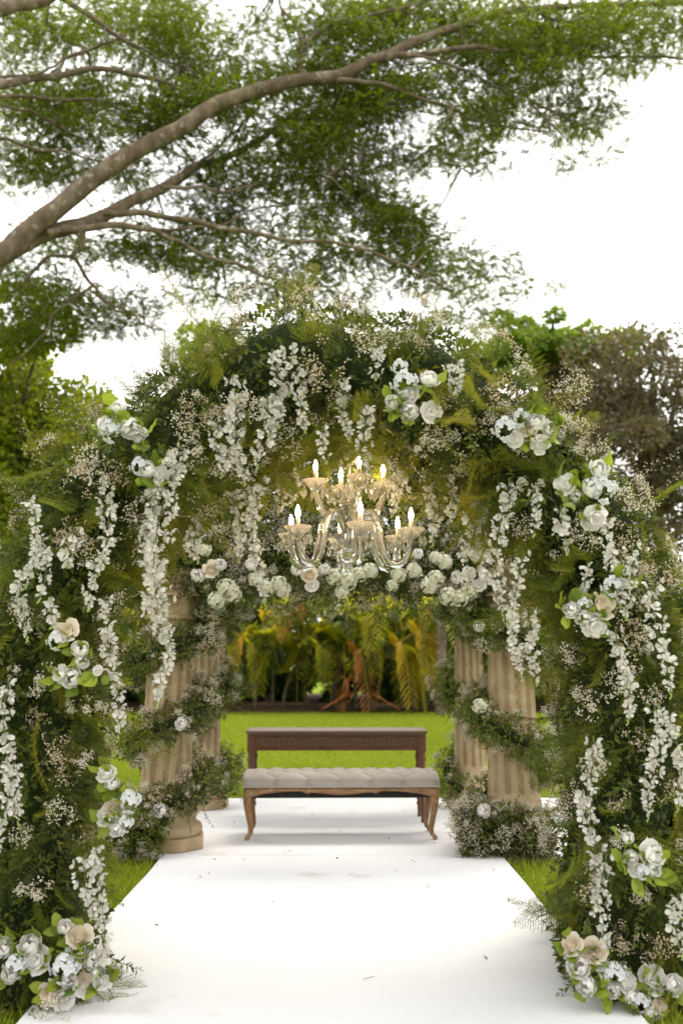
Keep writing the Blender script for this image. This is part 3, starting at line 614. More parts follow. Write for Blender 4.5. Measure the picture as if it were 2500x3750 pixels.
mb = MB(); mb.add(_oct[0]*.0055, _oct[1]); bead_me = mb.mesh('bead', M_['glass'], False)
def twist_arm(pts, r, turns):
    p = spline(pts, 44); b = MB(); n = 12; T_ = nrm(np.gradient(p, axis=0)); N_ = np.array([0, 1.0, 0]); V = []
    for i in range(44):
        B = np.cross(T_[i], N_)
        for k in range(n):
            t = 2*PI*k/n; q = r*(1+.22*math.cos(4*(t+turns*i/44*2*PI))); V.append(p[i]+q*(math.cos(t)*B+math.sin(t)*N_))
    b.add(V, [(i*n+k, i*n+(k+1) % n, (i+1)*n+(k+1) % n, (i+1)*n+k) for i in range(43) for k in range(n)]); return b
RL, RU = .288, .158
arm_l = twist_arm([(.015, 0, .10), (.04, 0, .20), (.085, 0, .245), (.13, 0, .20), (.15, 0, .10), (.18, 0, .02), (.225, 0, .0), (.27, 0, .03), (RL, 0, zl-.005)], .0155, 2.4).mesh('arm', M_['glass'])
arm_u = twist_arm([(.015, 0, .27), (.05, 0, .25), (.09, 0, .225), (.13, 0, .25), (RU, 0, zu-.005)], .014, 1.2).mesh('arm', M_['glass'])
def tier(n, a0, rad, z, arm, dsh, nd):
    for k in range(n):
        a = a0+2*PI*k/n; ar = link('arm', arm, ch, Matrix(rotz(a).tolist())); p = np.array([rad*math.cos(a), rad*math.sin(a), z])
        link('drip_dish', dsh, ch, loc=p); c = link('candle', candle_me, ch, loc=p+[0, 0, .010]); link('bulb', bulb_me, c, loc=(0, 0, .079))
        for j in range(nd):
            b_ = a+2*PI*j/nd+.3; q = p+np.array([.056*math.cos(b_), .056*math.sin(b_), .034]); link('bead', bead_me, ch, loc=q+[0, 0, -.004]); link('crystal_drop', prism_me, ch, mat4(rotz(b_)[:3, :3], q+[0, 0, -.010], 1.35))
tier(6, R(-82), RL, zl, arm_l, dish_s, 8); tier(4, R(-76), RU, zu, arm_u, dish_u, 7)
for k in range(10):
    a = 2*PI*k/10; link('crystal_drop', prism_me, ch, mat4(rotz(a)[:3, :3], (.074*math.cos(a), .074*math.sin(a), .12), 1.2))
for k in range(6):                                                       # bead swags from the upper bowl to the arms
    a = R(-82)+2*PI*k/6+.12
    for j in range(13):
        u = j/12; rr_ = .05+.17*u; zz = .275+(.05-.275)*u-.05*math.sin(PI*u); link('bead', bead_me, ch, loc=(rr_*math.cos(a), rr_*math.sin(a), zz))

# ------------------------------------------------------------------ fluted columns
COLS = [(-1.09, 6.90, 'buff fluted stone column, near one with its shaft crossed by low garland and chipped round base'), (1.21, 6.90, 'buff fluted stone column with scrolled capital showing, rising from a low flower mound'),
        (-1.07, 8.72, 'slender far fluted column standing behind chipped base column'), (1.17, 8.72, 'far fluted column on octagonal foot beside the dark table end')]
mb = MB(); lathe(mb, [(.001, 0), (.262, 0), (.268, .006), (.268, .075), (.262, .082), (.001, .082)], 8, 0); plinth_me = mb.mesh('plinth', M_['stone'], False)
mb = MB(); lathe(mb, [(.225, .082), (.238, .10), (.242, .125), (.232, .150), (.205, .165), (.196, .185), (.205, .20), (.212, .215), (.20, .235), (.186, .245), (.182, .27), (.180, .30)], 40); base_me = mb.mesh('base_moulding', M_['stone'])
def shaft_r(t, v):
    c = math.cos(12*t); alt = int(((t+PI/12)/(2*PI))*12) % 2
    fl = .026*min(1, max(0, c)*1.6)**.8 if c > 0 else 0
    r = .172-.028*v - fl
    if alt and c > .15: r += .015*max(0, math.sin(v*2*PI*13+math.sin(t*24)*1.2))*min(1, (c-.15)*2)
    if v < .04 or v > .97: r = .172-.028*v+.004
    return r
nS, nV = 168, 96; V = []
for j in range(nV):
    v = j/(nV-1)
    for k in range(nS):
        t = 2*PI*k/nS; r = shaft_r(t, v); V.append((r*math.cos(t), r*math.sin(t), .30+1.18*v))
mb = MB(); mb.add(V, [(j*nS+k, j*nS+(k+1) % nS, (j+1)*nS+(k+1) % nS, (j+1)*nS+k) for j in range(nV-1) for k in range(nS)]); shaft_me = mb.mesh('shaft', M_['stone'])
mb = MB(); lathe(mb, [(.150, 1.475), (.168, 1.485), (.170, 1.50), (.152, 1.512), (.140, 1.53), (.138, 1.62), (.15, 1.70), (.178, 1.765), (.178, 1.775)], 32); bell_me = mb.mesh('bell', M_['stone'])
mb = MB(); box(mb, (-.19, -.19, 1.775), (.19, .19, 1.82), 0, .012); abacus_me = mb.mesh('abacus', M_['stone'], False)
def acanthus(u, v):
    s = 2*u-1; wd = .062*(1-.35*v)*(1+.22*abs(math.sin(v*11))); out = .145+.012*(1-abs(s))+.03*v+.05*max(0, v-.7)**1.0*3*(v-.7)*6
    return (s*wd, -out+.012*s*s, 1.515+.20*v-.16*max(0, v-.8)**1.3*4)
mb = MB(); mb.add(*grid(acanthus, 9, 16)); ac_me = mb.mesh('acanthus_leaf', M_['stone'])
mb = MB(); th = np.linspace(0, 4.2*PI, 40); tube(mb, np.stack([0*th, -.19-.042*np.exp(-.16*th)*np.cos(th), 1.735+.042*np.exp(-.16*th)*np.sin(th)], 1), .014*np.exp(-.07*th), 8); vol_me = mb.mesh('volute', M_['stone'])
for x, y, lab in COLS:
    c = thing('stone_column', lab, 'column', (x, y, Z0+.001), rz=R(random.uniform(-8, 8)))
    c.scale = (.80, .80, 1) if y > 8 else (1, 1, 1); link('plinth', plinth_me, c, Matrix(rotz(PI/8).tolist())); link('base_moulding', base_me, c); link('shaft', shaft_me, c); cap = link('capital', bell_me, c); link('abacus', abacus_me, cap)
    for k in range(8): link('acanthus_leaf', ac_me, cap, Matrix(rotz(k*PI/4).tolist()))
    for k in range(4): link('volute', vol_me, cap, Matrix(rotz(PI/4+k*PI/2).tolist()))

# ------------------------------------------------------------------ garlands of the pavilion
def garland(name, label, pts, rad, nleaf, nbreath, nsprig=12, roses=(), hyd=(), base=None, bscale=(.5, .85), group=None, flat=1.0):
    pts = np.asarray(pts, float); base = pts[0] if base is None else np.asarray(base, float); n = len(pts)
    r = thing(name, label, 'garland', base, group); c = MB(); rad = np.broadcast_to(np.asarray(rad, float), (n,))
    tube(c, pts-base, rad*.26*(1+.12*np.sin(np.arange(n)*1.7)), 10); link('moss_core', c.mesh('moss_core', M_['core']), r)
    def samp(m, k=1.0, lo=0, hi=2*PI):
        i = rng.uniform(0, n-1.001, m); a = i.astype(int); f = (i-a)[:, None]; p = pts[a]*(1-f)+pts[a+1]*f; t = nrm(pts[a+1]-pts[a]); R_ = rad[a]
        d = rng.normal(size=(m, 3)); d = nrm(d-t*(d*t).sum(1)[:, None]); lum = 1+.22*np.sin(i*2.1+d[:, 0]*3)+(rng.uniform(-.6, .35, m) if k > .7 else 0)
        q = p+d*(R_*k*lum)[:, None]; q[:, 2] = np.maximum(q[:, 2], .06); return q, d
    q, d = samp(nleaf, .80); l = link('leaf_mass', leaf_stuff(q-base, d, 1.0, .15, (.7, 1.3)).mesh('leaf_mass', M_['leaf_mid'] if rng.random() < .5 else M_['leaf_dark']), r); l['kind'] = 'stuff'
    q, d = samp(nbreath, .66); place('babys_breath', breath_m[:4], r, base, q, nrm(d+rng.normal(0, .3, d.shape)+[0, 0, .15]), rng.uniform(*bscale, nbreath))
    q, d = samp(nsprig, .7); place('leaf_sprig', sprig_m, r, base, q, nrm(d+rng.normal(0, .4, d.shape)-[0, 0, .2]), rng.uniform(.5, .9, nsprig))
    for p, k, s in roses: peony_at(r, base, np.asarray(p), np.array([rng.normal()*.3, -1, .25]), k, s)
    for p, s in hyd: link('hydrangea', hyd_ivory[rng.integers(2)], r, mat4(frames(np.array([[rng.normal()*.3, -1, .2+rng.normal()*.2]]))[0], np.asarray(p)-base, s))
    return r
def spiral(x, y, sgn, a0, z0, z1, turns, r=.24, n=60):
    t = np.linspace(0, 1, n); a = a0+sgn*turns*2*PI*t; zz = z0+(z1-z0)*t
    return np.stack([x+r*np.cos(a), y+r*np.sin(a), zz], 1)
# a = -90 deg is the side that faces the aisle's start
sl = spiral(-1.09, 6.90, 1, R(-165), .24, 1.70, 2.95, .25)
garland('spiral_garland', "baby's breath garland winding up the chipped base column", sl, .115, 9000, 190, 45, roses=[(P(372, 1862, 6.55), 0, .85), (P(421, 1665, 6.52), 0, .8)])
sr = spiral(1.21, 6.90, -1, R(-130), .16, 1.72, 2.35, .25)
garland('spiral_garland', "baby's breath garland winding up the scrolled capital column", sr, .118, 9000, 190, 45, roses=[(P(1105, 1862, 6.5), 0, .9), (P(1098, 1440, 6.55), 0, .75), (P(1170, 1440, 6.55), 0, .7)], hyd=[(P(1100, 1622, 6.5), .8), (P(1172, 1422, 6.5), .8)])
garland('spiral_garland', 'darker garland winding round the slender far column', spiral(-1.07, 8.72, 1, R(-60), .2, 1.75, 2.2, .20), .12, 8000, 130, 40)
garland('spiral_garland', 'darker garland winding round far column by the table end', spiral(1.17, 8.72, -1, R(-120), .2, 1.75, 2.2, .20), .12, 8000, 130, 40)
# mounds at the feet of the near columns
for sx, lab, px in ((-1, "low baby's breath mound at foot of the chipped base column", 262), (1, "low baby's breath mound at foot of scrolled capital column", 1165)):
    c0 = P(px, 1945, 6.62); c0[2] = .14; t = np.linspace(-1, 1, 16)
    garland('flower_mound', lab, np.stack([c0[0]+t*.30, c0[1]+.05*t*t, .12+.06*(1-t*t)-.02*t*sx], 1), .15, 4200, 100, 24)
# beams
def bpts(y, x0, x1, z0, zc, n=24):
    t = np.linspace(0, 1, n); return np.stack([x0+(x1-x0)*t, 0*t+y, z0+(zc-z0)*np.sin(PI*t)], 1)
rs = [(P(485, 1310, 6.5), 1, 1.0), (P(505, 1300, 6.5), 0, .8), (P(455, 1325, 6.5), 0, .9), (P(578, 1300, 6.5), 0, .8), (P(683, 1312, 6.5), 0, .85), (P(712, 1322, 6.5), 1, 1.0), (P(718, 1345, 6.5), 2, .8), (P(745, 1310, 6.5), 0, .7), (P(1050, 1330, 6.5), 0, .8), (P(1075, 1320, 6.5), 0, .9), (P(1105, 1325, 6.5), 0, .9), (P(1100, 1345, 6.5), 2, .8), (P(960, 1275, 6.5), 0, .7)]
hy = [(P(x, y, 6.52), s) for x, y, s in [(520, 1350, 1.1), (535, 1365, 1.0), (498, 1378, 1.0), (612, 1350, 1.0), (640, 1340, .9), (650, 1355, .9), (770, 1325, 1.0), (798, 1335, 1.1), (825, 1320, .9), (785, 1360, .8), (850, 1310, .9), (880, 1290, .8), (915, 1320, .9), (950, 1310, .9), (985, 1345, 1.0), (1000, 1330, 1.0), (1030, 1370, 1.1), (1055, 1375, 1.0), (1075, 1360, 1.0), (1110, 1255, 1.0), (1095, 1275, .9), (1020, 1290, .9), (440, 1250, .9), (470, 1262, .8), (1000, 1280, .7), (585, 1330, .8), (900, 1345, .7)]]
garland('beam_garland', 'wide garland of roses and hydrangea spanning between near column tops', bpts(6.86, -1.25, 1.38, 1.88, 1.95), .26, 17000, 230, 60, rs, hy, bscale=(.6, 1.0))
garland('roof_garland', "leafy baby's breath heap on top of the rose garland", bpts(7.05, -1.25, 1.35, 2.16, 2.36), .36, 19000, 240, 40, bscale=(.6, 1.0))
garland('beam_garland', 'dark leafy garland spanning between the far columns', bpts(8.72, -1.2, 1.3, 1.82, 1.92), .27, 7000, 110, 40)
garland('side_garland', 'leafy side garland from chipped base column to the far column', np.stack([np.full(16, -1.09), np.linspace(6.95, 8.7, 16), 1.85-.10*np.sin(np.linspace(0, PI, 16))], 1), .24, 4200, 70, 24)
garland('side_garland', 'leafy side garland from scrolled capital column to far column', np.stack([np.full(16, 1.2), np.linspace(6.95, 8.7, 16), 1.85-.10*np.sin(np.linspace(0, PI, 16))], 1), .24, 4200, 70, 24)
# thin vine that trails from the garland
pv = spline([P(985, 1395, 6.6), P(978, 1440, 6.6), P(965, 1490, 6.6), P(975, 1535, 6.6)], 16)
b = MB(); tube(b, pv-pv[0], .0022, 4, 1); k = np.arange(15).repeat(2); b.scatter(leaf4(.045, .026), frames(rng.normal(size=(30, 3))-[0, 0, .4]), pv[k]-pv[0]+rng.normal(0, .012, (30, 3)), rng.uniform(.5, 1.1, 30))
tag(link('trailing_vine', b.mesh('trailing_vine', [M_['leaf_mid'], M_['stem']]), loc=pv[0]), 'thin loose vine trailing down from rose garland before the palms', 'vine')

# ------------------------------------------------------------------ carved table
TX, TYc, TZ = .04, 8.06, Z0+.001
TW, TD, TH = 1.388, .40, .683
tb = thing('carved_table', 'dark wood altar table with carved ring frieze and turned legs', 'table', (TX, TYc, TZ))
mb = MB(); box(mb, (-TW/2, -TD/2, TH-.022), (TW/2, TD/2, TH), 0, .007); box(mb, (-TW/2+.012, -TD/2+.012, TH-.036), (TW/2-.012, TD/2-.012, TH-.0225), 0, .004); link('table_top', mb.mesh('table_top', M_['walnut_top'], False), tb)
for s in (-1, 1):
    mb = MB(); box(mb, (-TW/2+.06, s*(TD/2-.035)-.010, TH-.150), (TW/2-.06, s*(TD/2-.035)+.010, TH-.037), 0, .003); ap = link('apron', mb.mesh('apron', M_['walnut'], False), tb)
    yy = s*(TD/2-.035)+s*.0102
    for z_ in (TH-.047, TH-.128, TH-.141):
        mb = MB(); box(mb, (-TW/2+.062, yy-.004, z_-.004), (TW/2-.062, yy+.004, z_+.004), 0, .002); link('bead_moulding', mb.mesh('bead_moulding', M_['walnut'], False), ap)
    if s == -1:
        ringb = MB(); th = np.linspace(0, 2*PI, 21); tube(ringb, np.stack([.0285*np.cos(th), 0*th, -0+.0285*np.sin(th)], 1), .0065, 6, 0, False); lathe_ = MB(); lathe(lathe_, [(.019, 0), (.016, .003), (.001, .005)], 14)
        rme = ringb.mesh('carved_ring', M_['walnut_top']); Vd, fd = lathe_.arrays(); dm = MB(); Vd2 = np.stack([Vd[:, 0], -Vd[:, 2], Vd[:, 1]], 1); dm.merge((Vd2, fd)); dme = dm.mesh('carved_boss', M_['walnut'])
        nr = 15; xs_ = np.linspace(-TW/2+.105, TW/2-.105, nr)
        for k in range(nr):
            link('carved_ring', rme, ap, loc=(xs_[k], yy, TH-.087)); link('carved_boss', dme, ap, loc=(xs_[k], yy, TH-.087))
        for ph in (0, PI):
            xx = np.linspace(-TW/2+.07, TW/2-.07, 160); mb = MB(); tube(mb, np.stack([xx, 0*xx+yy, TH-.087+.024*np.sin((xx-xs_[0])/(xs_[1]-xs_[0])*PI+ph)], 1), .0055, 5); link('carved_ribbon', mb.mesh('carved_ribbon', M_['walnut_top']), ap)
    mb = MB(); box(mb, (s*(TW/2-.04)-.01, -TD/2+.06, TH-.150), (s*(TW/2-.04)+.01, TD/2-.06, TH-.037), 0, .003); link('side_apron', mb.mesh('side_apron', M_['walnut'], False), tb)
mb = MB(); box(mb, (-.029, -.029, TH-.160), (.029, .029, TH-.0365), 0, .004)
lathe(mb, [(.024, TH-.159), (.027, TH-.18), (.020, TH-.19), (.030, TH-.205), (.031, TH-.225), (.022, TH-.24), (.026, TH-.25), (.022, TH-.262), (.027, TH-.30), (.027, TH-.36), (.022, TH-.44), (.018, TH-.55), (.016, .115), (.022, .105), (.022, .095), (.014, .085), (.013, .02), (.015, .01), (.014, 0), (.001, 0)], 20)
leg_me = mb.mesh('leg', M_['walnut'])
for sx in (-1, 1):
    for sy in (-1, 1): link('leg', leg_me, tb, loc=(sx*(TW/2-.042), sy*(TD/2-.042), 0))

# ------------------------------------------------------------------ tufted bench
BX, BYc, BW, BD = .065, 7.33, 1.352, .43
bn = thing('tufted_bench', 'tufted beige linen bench with curved weathered oak legs', 'bench', (BX, BYc, Z0+.001), rz=R(1.0))
zc0, zc1 = .352, .452; px = BW/6.1
def cushion(u, v):
    x0 = (u-.5)*BW; a = v                      # v runs front-bottom -> over the top -> back-bottom
    hgt = zc1-zc0; prof = 2*hgt+BD; s = a*prof; rc = .05
    if s < hgt: y, z, ny, nz2 = -BD/2, zc0+s, -1, 0
    elif s < hgt+BD: y, z, ny, nz2 = -BD/2+(s-hgt), zc1, 0, 1
    else: y, z, ny, nz2 = BD/2, zc1-(s-hgt-BD), 1, 0
    # round the shoulders
    yi, zi = np.clip(y, -BD/2+rc, BD/2-rc), min(z, zc1-rc); dy, dz = y-yi, z-zi; l = math.hypot(dy, dz)
    if dz > 0 and abs(dy) > 0: y, z = yi+dy/l*rc*1.0, zi+dz/l*rc; ny, nz2 = dy/l, dz/l
    t = max(0, min(1, (z-(zc0+.03))/(zc1-zc0-.03)))
    fx = abs(math.sin(PI*(x0/px+.05))); front = min(1, fx*2.2)**.6
    A = x0/px+.05; B = (y+BD/2)/(.145); dia = (abs(math.sin(PI*(A+B*.5)))*abs(math.sin(PI*(A-B*.5))))**.38
    topw = max(0, min(1, nz2*1.3-.1)); q = front*(1-topw)+dia*topw
    d = -(.045+.02*(1-topw))*(1-q)*(.35+.65*t)+.014*math.sin(PI*min(1, t))*(1-topw)
    # rounded ends
    e = (abs(x0)-(BW/2-.06))/.06; x = x0
    if e > 0:
        k = math.sqrt(max(0, 1-e*e)); z = zc0+(z-zc0)*(.60+.40*k); y = y*(.90+.10*k); x = math.copysign(BW/2-.06+.06*math.sin(min(1, e)*PI/2), x0)
    return (x, y+ny*d, z+nz2*d)
mb = MB(); Vc, Fc = grid(cushion, 150, 74); mb.add(Vc, Fc)
for s in (0, 149):
    idx = [j*150+s for j in range(74)]; c = Vc[idx].mean(0); c[2] = zc0+.05; n = len(idx); vv_ = np.vstack([Vc[idx], c+[.012*(1 if s else -1), 0, 0]])
    mb.add(vv_, [(j, j+1, n) if s else (j+1, j, n) for j in range(n-1)])
cu = link('cushion', mb.mesh('cushion', M_['linen']), bn)
bm = MB(); bm.add(*grid(lambda u, v: (.010*math.sin(v*PI/2)*math.cos(2*PI*u), .010*math.sin(v*PI/2)*math.sin(2*PI*u), .006*math.cos(v*PI/2)), 10, 4, True)); btn = bm.mesh('button', M_['linen'])
for j in range(1, 3):
    for i in range(-3, 4):
        xb = (i-.05+(0 if j == 2 else .5))*px
        if abs(xb) < BW/2-.09: link('button', btn, cu, loc=(xb, -BD/2+.145*j, zc1-.022))
mb = MB(); tube(mb, [(-BW/2+.004, -BD/2-.004, zc0+.004), (0, -BD/2-.004, zc0+.004), (BW/2-.004, -BD/2-.004, zc0+.004)], .006, 6); link('piping', mb.mesh('piping', M_['linen']), cu)
def rail(length, thick, prof, n=90):
    b = MB(); xs_ = np.linspace(-length/2, length/2, n); V = []
    for x in xs_:
        lo = prof(x/(length/2)); V += [(x, -thick/2, zc0-.004), (x, thick/2, zc0-.004), (x, thick/2, lo), (x, 0, lo-.004), (x, -thick/2, lo)]
    b.add(V, [(i*5+k, i*5+(k+1) % 5, (i+1)*5+(k+1) % 5, (i+1)*5+k) for i in range(n-1) for k in range(5)]); return b
def serp(q): return zc0-.036-.012*math.cos(q*PI*2.0)-.014*math.exp(-((abs(q)-.36)/.03)**2)-.02*max(0, abs(q)-.82)/.18
for s in (-1, 1):
    rl_ = rail(BW-.05, .024, serp).mesh('rail', M_['oak_rail']); link('rail', rl_, bn, loc=(0, s*(BD/2-.016), 0))
    rs_ = rail(BD-.05, .024, lambda q: zc0-.045-.008*math.cos(q*PI)).mesh('side_rail', M_['oak_rail']); link('side_rail', rs_, bn, Matrix.Translation((s*(BW/2-.022), 0, 0))@Matrix.Rotation(PI/2, 4, 'Z'))
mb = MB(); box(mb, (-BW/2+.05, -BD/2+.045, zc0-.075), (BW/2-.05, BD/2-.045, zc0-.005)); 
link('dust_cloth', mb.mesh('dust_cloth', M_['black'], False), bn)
pl = spline([(0, 0, zc0-.006), (.014, -.002, .29), (.012, 0, .22), (-.004, 0, .14), (-.016, 0, .07), (-.008, 0, .035), (.010, 0, .018), (.014, 0, .001)], 30)
tz = np.linspace(0, 1, 30); rad = np.interp(tz, [0, .15, .35, .6, .78, .88, .95, 1], [.033, .030, .023, .017, .014, .016, .019, .013])
mb = MB(); tube(mb, pl, rad, 10, 0, True, 1.0, up=(0, 1, 0)); cab = mb.mesh('leg', M_['oak'])
for sx in (-1, 1):
    for sy in (-1, 1):
        ang = math.atan2(sy*.6, sx*1.0); link('leg', cab, bn, Matrix.Translation((sx*(BW/2-.045), sy*(BD/2-.042), 0))@Matrix.Rotation(ang, 4, 'Z'))

# ------------------------------------------------------------------ fallen bits on the carpet
bitm = [leafmat('dry petal', [(.16, .08, .06), (.28, .18, .13), (.4, .3, .22)], .1, .8, .1, by='object')]
b1 = broad_leaf(.02, .006, .3, .3).mesh('fallen_leaf', bitm); b2 = MB(); tube(b2, [(0, 0, 0), (.004, 0, .02), (0, .002, .045)], .0013, 4); b2 = b2.mesh('fallen_twig', bitm)
for i in range(38):
    y = 3.3+5.6*random.random()**.8; x = random.uniform(-.95, .95) if y < 6.7 else random.uniform(-1.3, 1.4)
    if y < 4.6 and abs(x) > .8: x *= .7
    tw = i % 3 == 0
    o = link('fallen_twig' if tw else 'fallen_leaf', b2 if tw else b1, None, Matrix.Translation((x, y, Z0+.003))@Matrix.Rotation(random.uniform(0, 6.28), 4, 'Z')@Matrix.Rotation(PI/2-.06, 4, 'X')@Matrix.Scale(random.uniform(.5, 1.1), 4))
    tag(o, 'tiny fallen brown twig lying on white carpet' if tw else 'tiny dry brown leaf scrap lying on white carpet', 'twig' if tw else 'leaf', 'twigs scattered on the carpet' if tw else 'leaf scraps scattered on the carpet')

# ------------------------------------------------------------------ the spreading tree overhead
TB = np.array([-7.4, 11.6, 0.0])
tree = thing('spreading_tree', 'huge spreading tree with long bare limbs reaching over the arch', 'tree', TB)
def dpx(px, Y): return px*1.594*Y/FPX
BR = []                                                       # polylines (points, radii) used to hang foliage on
def limb(name, dpts, Y0, Y1, w0, w1, n=40, pre=None, seg=10):
    m = len(dpts); pts = [P(a, b_, Y0+(Y1-Y0)*i/(m-1)) for i, (a, b_) in enumerate(dpts)]
    if pre is not None: pts = [np.asarray(q, float) for q in pre]+pts
    p = spline(pts, n); p += np.stack([.012*np.sin(np.arange(n)*1.3), 0*np.arange(n), .015*np.sin(np.arange(n)*.9+1)], 1)
    r_ = np.linspace(dpx(w0, Y0)/2, dpx(w1, Y1)/2, n); r_ *= 1+.05*np.sin(np.arange(n)*2.2); b = MB(); tube(b, p-TB, r_, seg); link(name, b.mesh(name, M_['bark']), tree); BR.append(p); return p
b = MB(); trp = spline([(-7.6, 11.7, -.1), (-7.5, 11.7, .8), (-7.1, 11.5, 2.4), (-6.2, 11.3, 4.1), (-5.2, 11.15, 5.1), (-4.5, 11.0, 5.45)], 30); tube(b, trp-TB, np.interp(np.linspace(0, 1, 30), [0, .06, .2, .6, 1], [.75, .58, .48, .40, .33]), 16); link('trunk', b.mesh('trunk', M_['bark']), tree)
root = trp[-2]
def Zm(pts, ox): return [(ox+a*.5, b_*.5) for a, b_ in pts]    # from the two enlarged quarters of the print
limb('limb', [(0, 585), (100, 505), (230, 400), (400, 300), (520, 232), (640, 195), (780, 170), (880, 130), (960, 95), (1080, 50), (1200, 20), (1400, 12), (1620, 0)], 10.9, 13, 58, 11, 70, [root, (-4.05, 10.95, 5.55)], 14)
limb('limb', Zm([(0, 1200), (150, 1100), (380, 1030), (540, 960), (700, 880), (800, 840), (900, 760), (1010, 740), (1250, 600), (1290, 560), (1420, 470)], 0), 10.95, 13.4, 50, 8, 50, [root, (-4.1, 11, 5.3)], 12)
limb('limb', Zm([(470, 985), (560, 978), (700, 985), (850, 1010), (1000, 1040), (1200, 1080), (1400, 1110), (1568, 1118), (1718, 1165), (1868, 1220), (1968, 1270), (2070, 1340)], 0), 11.3, 11.8, 17, 4, 50)
limb('limb', Zm([(220, 1075), (420, 1042), (600, 1040), (700, 1060), (800, 1100), (930, 1170), (1100, 1220), (1250, 1280), (1420, 1350)], 0), 11.1, 11.9, 19, 4, 40)
for w_, Y0, Y1, q in [(11, 11.4, 12.5, [(740, 865), (900, 860), (1050, 880), (1200, 830), (1330, 760)]), (15, 11.1, 11.6, [(375, 1060), (370, 1140), (330, 1170), (210, 1190), (100, 1310), (20, 1380)]), (10, 11.4, 12.0, [(325, 1172), (430, 1310), (470, 1370), (600, 1440), (680, 1500), (740, 1560)]), (8, 11.7, 11.9, [(430, 1315), (270, 1420), (200, 1540), (90, 1640), (20, 1700)]),
                      (9, 11.8, 12.4, [(680, 1060), (820, 1050), (1000, 1035), (1180, 960), (1350, 940), (1560, 945)]), (8, 12, 13, [(880, 770), (1000, 680), (1120, 560), (1250, 440), (1370, 450)]),
                      (26, 10.6, 12.4, [(-60, 395), (0, 385), (120, 370), (260, 345), (430, 320), (600, 335), (780, 390), (900, 470)]), (12, 11, 12.5, [(-60, 430), (0, 440), (250, 455), (400, 460), (600, 475), (900, 480)]), (16, 11.5, 12.4, [(200, -60), (340, 20), (500, 140), (600, 200), (700, 250), (810, 300), (900, 330)]),
                      (12, 11, 12.2, [(-60, 610), (0, 630), (150, 680), (300, 700), (470, 740), (560, 780)]), (10, 11.8, 12.2, [(270, 345), (310, 270), (540, 180), (640, 120)]), (10, 12.4, 12.8, [(800, 420), (820, 330), (850, 220)]), (9, 11, 11.6, [(0, 360), (200, 330), (280, 280), (470, 190), (480, 120)]), (9, 11.2, 12.0, [(-40, 470), (160, 520), (270, 570), (360, 600)])]:
    limb('branch', Zm(q, 0), Y0, Y1, w_, max(2.2, w_*.25), 26, None, 8)
limb('limb', Zm([(-60, 60), (0, 40), (150, 10), (300, -40)], 0), 10.4, 11, 40, 30, 16)
for w_, Y0, Y1, q in [(18, 11.9, 12.8, [(210, 270), (280, 250), (400, 245), (640, 215), (740, 235), (900, 235), (1200, 260), (1500, 265), (1700, 300)]), (8, 12, 12.6, [(280, 255), (450, 275), (600, 340), (700, 390), (830, 460), (950, 500), (1080, 570), (1200, 560)]), (14, 11.8, 12.4, [(-20, 375), (70, 370), (200, 395), (350, 445), (480, 490), (600, 540), (780, 590), (950, 600)]),
                      (9, 12.3, 13, [(780, -20), (920, 70), (1050, 110), (1180, 160), (1350, 200)]), (8, 12, 12.4, [(500, 500), (470, 620), (500, 740), (570, 780)]), (16, 12, 12.6, [(-140, 380), (-190, 290), (-180, 180), (-280, 20), (-300, -80)]), (12, 12, 12.8, [(-170, 200), (-60, 120), (100, 80), (330, 20), (500, -50)]), (9, 12.4, 12.8, [(560, 140), (540, 230), (420, 300), (300, 320)]), (7, 12, 12.4, [(-80, 820), (0, 760), (90, 700), (140, 680)])]:
    limb('branch', Zm(q, 784), Y0, Y1, w_, max(2.2, w_*.25), 26, None, 8)
# foliage density seen over the frame, 98-unit cells
DENS = ['9899968887899986', '7557976876768853', '7876986778876631', '7665546887720510', '5344556761100000', '2332454566310000', '5443345443552000', '6453203321130000']
allb = np.concatenate(BR); centers = []
for j, row in enumerate(DENS):
    for i, chv in enumerate(row):
        for k in range(int(rng.poisson(int(chv)*.80))):
            u, v = i*98+rng.uniform(0, 98), j*98+rng.uniform(0, 98); centers.append(P(u, v, rng.uniform(11.9, 14.8)))
for k in range(260):                                        # the crown goes on beyond the frame
    a = rng.uniform(0, 2*PI); rr_ = 8.5*math.sqrt(rng.uniform(0, 1)); c = np.array([-5.0+rr_*math.cos(a)*1.15, 13+rr_*math.sin(a)*.75, 0]); c[2] = rng.uniform(6.6, 9.6)-.02*rr_**2
    q = proj(c); 
    if c[1] > 8 and (q[0] < -40 or q[1] < -40): centers.append(c)
centers = np.array(centers)
ra = MB(); tube(ra, [(0, 0, 0), (0, -.02, .1), (0, -.06, .19)], .002, 3, 1, False); lfl = MB(); lfl.add([(0, 0, 0), (.015, .003, .026), (0, -.006, .054), (-.015, .003, .026)], [(0, 1, 2, 3)])
for i in range(6):
    for s in (-1, 1):
        q = .02+.17*i/5; ra.scatter(lfl, frames(np.array([[s*1.0, -.15, .45]]), None, hint=np.array([0, 1.0, 0])), np.array([[0, -.06*(q/.19)**2, q]]), np.array([1.15-.5*abs(i/5-.4)]))
ra.scatter(lfl, frames(np.array([[0, -.4, 1]])), np.array([[0, -.06, .19]]), np.array([1.0]))
crown = MB(); twigs = MB()
npc = 118; n = len(centers)*npc; cc = np.repeat(centers, npc, 0); off = np.clip(rng.normal(0, 1, (n, 3)), -1.7, 1.7)*[.24, .24, .05]; T = cc+off
D = nrm(off*[1, 1, .4]+rng.normal(0, .18, (n, 3))+[0, 0, .05]); crown.scatter(ra, frames(D, rng.normal(0, .5, n), hint=np.array([0, 0, 1.0])), T-TB, rng.uniform(.40, .70, n))
cr = link('crown', crown.mesh('crown', [M_['rain_leaf'], M_['twig']]), tree); cr['kind'] = 'stuff'
